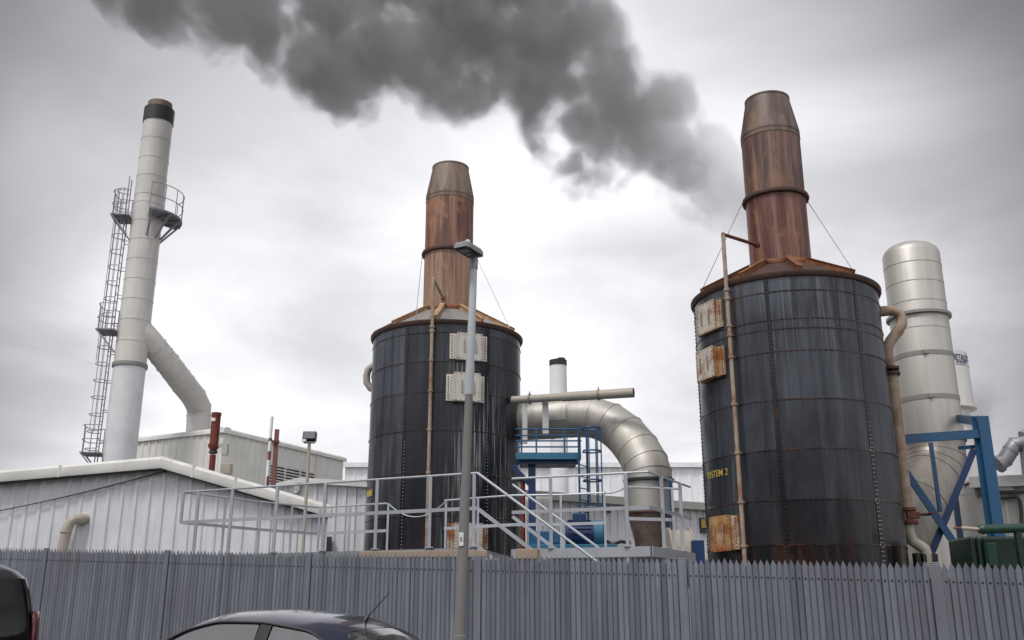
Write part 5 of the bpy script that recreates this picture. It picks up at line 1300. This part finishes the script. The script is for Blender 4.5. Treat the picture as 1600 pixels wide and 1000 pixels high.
sc3 = N('ShaderNodeSeparateColor'); Lk(rp_.outputs[0], sc3.inputs[0])
dz_ = mth('DIVIDE', mth('SUBTRACT', sx_.outputs[2], mth('MULTIPLY', sc3.outputs[0], 40.0)), mth('MULTIPLY', sc3.outputs[1], 10.0))
dy_ = mth('DIVIDE', mth('SUBTRACT', sx_.outputs[1], mth('MULTIPLY', sc3.outputs[2], 60.0)), 1.9)
body_ = mth('SUBTRACT', mth('SUBTRACT', 1.0, mth('POWER', mth('ABSOLUTE', dz_), 3.5)), mth('POWER', mth('ABSOLUTE', dy_), 3.0))
nz1 = N('ShaderNodeTexNoise'); nz1.inputs['Scale'].default_value = .55; nz1.inputs['Detail'].default_value = 7; nz1.inputs['Roughness'].default_value = .55; nz1.inputs['Distortion'].default_value = .3; Lk(tc.outputs['Object'], nz1.inputs['Vector'])
vo = N('ShaderNodeTexVoronoi'); vo.feature = 'SMOOTH_F1'; vo.inputs['Scale'].default_value = .5; vo.inputs['Detail'].default_value = 2.0; vo.inputs['Roughness'].default_value = .5; vo.inputs['Smoothness'].default_value = .5
wn = N('ShaderNodeTexNoise'); wn.inputs['Scale'].default_value = 1.1; wn.inputs['Detail'].default_value = 3; Lk(tc.outputs['Object'], wn.inputs['Vector'])
vm = N('ShaderNodeVectorMath'); vm.operation = 'MULTIPLY_ADD'; vm.inputs[1].default_value = (.7, .7, .7); Lk(wn.outputs['Color'], vm.inputs[0]); Lk(tc.outputs['Object'], vm.inputs[2]); Lk(vm.outputs[0], vo.inputs['Vector'])
tex_ = mth('ADD', mth('MULTIPLY', mth('SUBTRACT', nz1.outputs['Fac'], .455), 2.7), mth('MULTIPLY', mth('SUBTRACT', .68, vo.outputs['Distance']), 1.25))
fld = mth('ADD', body_, tex_)
shp = mrange(fld, .10, .66, 0, 1, 'SMOOTHSTEP')
gain = mrange(sx_.outputs[0], at(1170, 340, plY(1170)).x, at(790, 120, plY(790)).x, SMOKE_LO, SMOKE_HI)
Lk(mth('MULTIPLY', shp, gain), pv.inputs['Density'])
pv.inputs['Color'].default_value = (.72, .71, .73, 1); pv.inputs['Anisotropy'].default_value = .2
t.cycles.volume_sampling = 'MULTIPLE_IMPORTANCE' if hasattr(t, 'cycles') else None
sb = MB(); nseg = 28; vs = []
for (x_, zc_, hz_, Y) in rows:      # loose skin round the plume's air
    for k in range(nseg):
        a = 2 * math.pi * k / nseg; q = 1.28 + .15 * noise.noise(Vector((x_ * .5, math.cos(a) * 1.2, math.sin(a) * 1.2)))
        vs.append((x_, Y + 2.1 * q * math.cos(a), zc_ + hz_ * q * math.sin(a)))
n_ = len(rows)
sb.add(vs, [(i * nseg + k, i * nseg + (k + 1) % nseg, (i + 1) * nseg + (k + 1) % nseg, (i + 1) * nseg + k) for i in range(n_ - 1) for k in range(nseg)] + [tuple(range(nseg)), tuple(reversed(range((n_ - 1) * nseg, n_ * nseg)))], True)
smoke = sb.build('smoke_plume', t, loc=Vector((0, 0, 0)))
tag(smoke, 'dark grey smoke plume billowing across the sky left of the right stack', 'smoke'); smoke['kind'] = 'stuff'

# small drift of grey steam beside the short stack
t2 = bpy.data.materials.new('steam'); t2.use_nodes = True; nt = t2.node_tree; nt.nodes.clear(); N = nt.nodes.new; Lk = nt.links.new
out = N('ShaderNodeOutputMaterial'); pv = N('ShaderNodeVolumePrincipled'); Lk(pv.outputs[0], out.inputs['Volume']); pv.inputs['Color'].default_value = (.30, .30, .32, 1)
tc = N('ShaderNodeTexCoord'); ln = N('ShaderNodeVectorMath'); ln.operation = 'LENGTH'; mp_ = N('ShaderNodeMapping'); mp_.inputs['Scale'].default_value = (1 / 1.9, 1 / 1.4, 1 / 2.2); Lk(tc.outputs['Object'], mp_.inputs[0]); Lk(mp_.outputs[0], ln.inputs[0])
nz1 = N('ShaderNodeTexNoise'); nz1.inputs['Scale'].default_value = .55; nz1.inputs['Detail'].default_value = 7; Lk(tc.outputs['Object'], nz1.inputs['Vector'])
f_ = mth('ADD', mth('SUBTRACT', .75, ln.outputs['Value']), mth('MULTIPLY', mth('SUBTRACT', nz1.outputs['Fac'], .5), 2.4))
Lk(mth('MULTIPLY', mrange(f_, 0, .8, 0, 1, 'SMOOTHSTEP'), .5), pv.inputs['Density'])
c_ = at(1520, 640, 45); sb = MB(); sb.add([c_ + Vector((2.6 * math.sin(R(a)) * math.cos(R(g)), 1.8 * math.sin(R(a)) * math.sin(R(g)), 3.0 * math.cos(R(a)))) for a in range(0, 181, 15) for g in range(0, 360, 15)], [(i * 24 + k, i * 24 + (k + 1) % 24, (i + 1) * 24 + (k + 1) % 24, (i + 1) * 24 + k) for i in range(12) for k in range(24)], True)
steam = sb.build('steam_puff', t2, loc=c_); tag(steam, 'faint grey puff of steam drifting beside the short lettered stack', 'steam'); steam['kind'] = 'stuff'

# ------------------------------------------------------------------ world and sun
SUN_EL, SUN_AZ = R(56), R(-138)    # behind the camera, to the left
w = bpy.data.worlds.new('World'); sc.world = w; w.use_nodes = True; nt = w.node_tree; nt.nodes.clear(); N = nt.nodes.new; Lk = nt.links.new
out = N('ShaderNodeOutputWorld'); sky = N('ShaderNodeTexSky'); sky.sky_type = 'NISHITA'; sky.sun_disc = False; sky.sun_elevation = SUN_EL; sky.sun_rotation = SUN_AZ
bg1 = N('ShaderNodeBackground'); bg1.inputs[1].default_value = .08; Lk(sky.outputs[0], bg1.inputs[0])
tc = N('ShaderNodeTexCoord'); sep = N('ShaderNodeSeparateXYZ'); Lk(tc.outputs['Generated'], sep.inputs[0])
# project the direction on a cloud deck
mx = N('ShaderNodeMath'); mx.operation = 'ADD'; mx.inputs[1].default_value = .22; Lk(sep.outputs[2], mx.inputs[0])
mx2 = N('ShaderNodeMath'); mx2.operation = 'MAXIMUM'; mx2.inputs[1].default_value = .12; Lk(mx.outputs[0], mx2.inputs[0])
dx = N('ShaderNodeMath'); dx.operation = 'DIVIDE'; Lk(sep.outputs[0], dx.inputs[0]); Lk(mx2.outputs[0], dx.inputs[1])
dy = N('ShaderNodeMath'); dy.operation = 'DIVIDE'; Lk(sep.outputs[1], dy.inputs[0]); Lk(mx2.outputs[0], dy.inputs[1])
cb_ = N('ShaderNodeCombineXYZ'); Lk(dx.outputs[0], cb_.inputs[0]); Lk(dy.outputs[0], cb_.inputs[1])
nz = N('ShaderNodeTexNoise'); nz.inputs['Scale'].default_value = 1.5; nz.inputs['Detail'].default_value = 8; nz.inputs['Roughness'].default_value = .5; nz.inputs['Distortion'].default_value = .35
mpn = N('ShaderNodeMapping'); mpn.inputs['Location'].default_value = (3.1, .4, 0); Lk(cb_.outputs[0], mpn.inputs[0]); Lk(mpn.outputs[0], nz.inputs['Vector'])
# brightness: thin cloud low ahead, thicker towards the zenith and to the sides
def vdot(vec):
    d = N('ShaderNodeVectorMath'); d.operation = 'DOT_PRODUCT'; d.inputs[1].default_value = vec; Lk(tc.outputs['Generated'], d.inputs[0]); return d.outputs['Value']
br = N('ShaderNodeMapRange'); br.interpolation_type = 'SMOOTHSTEP'; br.inputs['From Min'].default_value = .82; br.inputs['From Max'].default_value = .965; br.inputs['To Min'].default_value = .27; br.inputs['To Max'].default_value = 1.16
bd = ray(780, 560).normalized(); Lk(vdot(bd), br.inputs['Value'])
cr = N('ShaderNodeMapRange'); cr.inputs['From Min'].default_value = .36; cr.inputs['From Max'].default_value = .62; cr.inputs['To Min'].default_value = .70; cr.inputs['To Max'].default_value = 1.04; Lk(nz.outputs['Fac'], cr.inputs['Value'])
# behind the viewer the overcast is brighter
bk_ = N('ShaderNodeMapRange'); bk_.inputs['From Min'].default_value = .6; bk_.inputs['From Max'].default_value = -.4; bk_.inputs['To Min'].default_value = 0; bk_.inputs['To Max'].default_value = .95; Lk(sep.outputs[1], bk_.inputs['Value'])
ad = N('ShaderNodeMath'); ad.operation = 'ADD'; Lk(br.outputs[0], ad.inputs[0]); Lk(bk_.outputs[0], ad.inputs[1])
ml = N('ShaderNodeMath'); ml.operation = 'MULTIPLY'; Lk(ad.outputs[0], ml.inputs[0]); Lk(cr.outputs[0], ml.inputs[1])
bg2 = N('ShaderNodeBackground'); bg2.inputs[0].default_value = (.97, .965, 1.0, 1); Lk(ml.outputs[0], bg2.inputs[1])
mxs = N('ShaderNodeMixShader'); mxs.inputs[0].default_value = .93; Lk(bg1.outputs[0], mxs.inputs[1]); Lk(bg2.outputs[0], mxs.inputs[2]); Lk(mxs.outputs[0], out.inputs[0])
sl = bpy.data.lights.new('sun', 'SUN'); sl.energy = 1.9; sl.angle = R(14); sl.color = (1, .97, .93)
so = bpy.data.objects.new('sun', sl); col.objects.link(so)
sd = Vector((math.cos(SUN_EL) * math.sin(SUN_AZ), math.cos(SUN_EL) * math.cos(SUN_AZ), math.sin(SUN_EL)))
so.rotation_euler = sd.to_track_quat('Z', 'Y').to_euler(); so.location = (0, 0, 60)
vs_ = sc.view_settings; vs_.view_transform = 'Standard'; vs_.look = 'None'; vs_.exposure = 0; vs_.gamma = 1
sc.cycles.volume_step_rate = 1.0; sc.cycles.volume_max_steps = 256; sc.cycles.volume_bounces = 0
sc.cycles.use_denoising = True
sc.cycles.transparent_max_bounces = 16
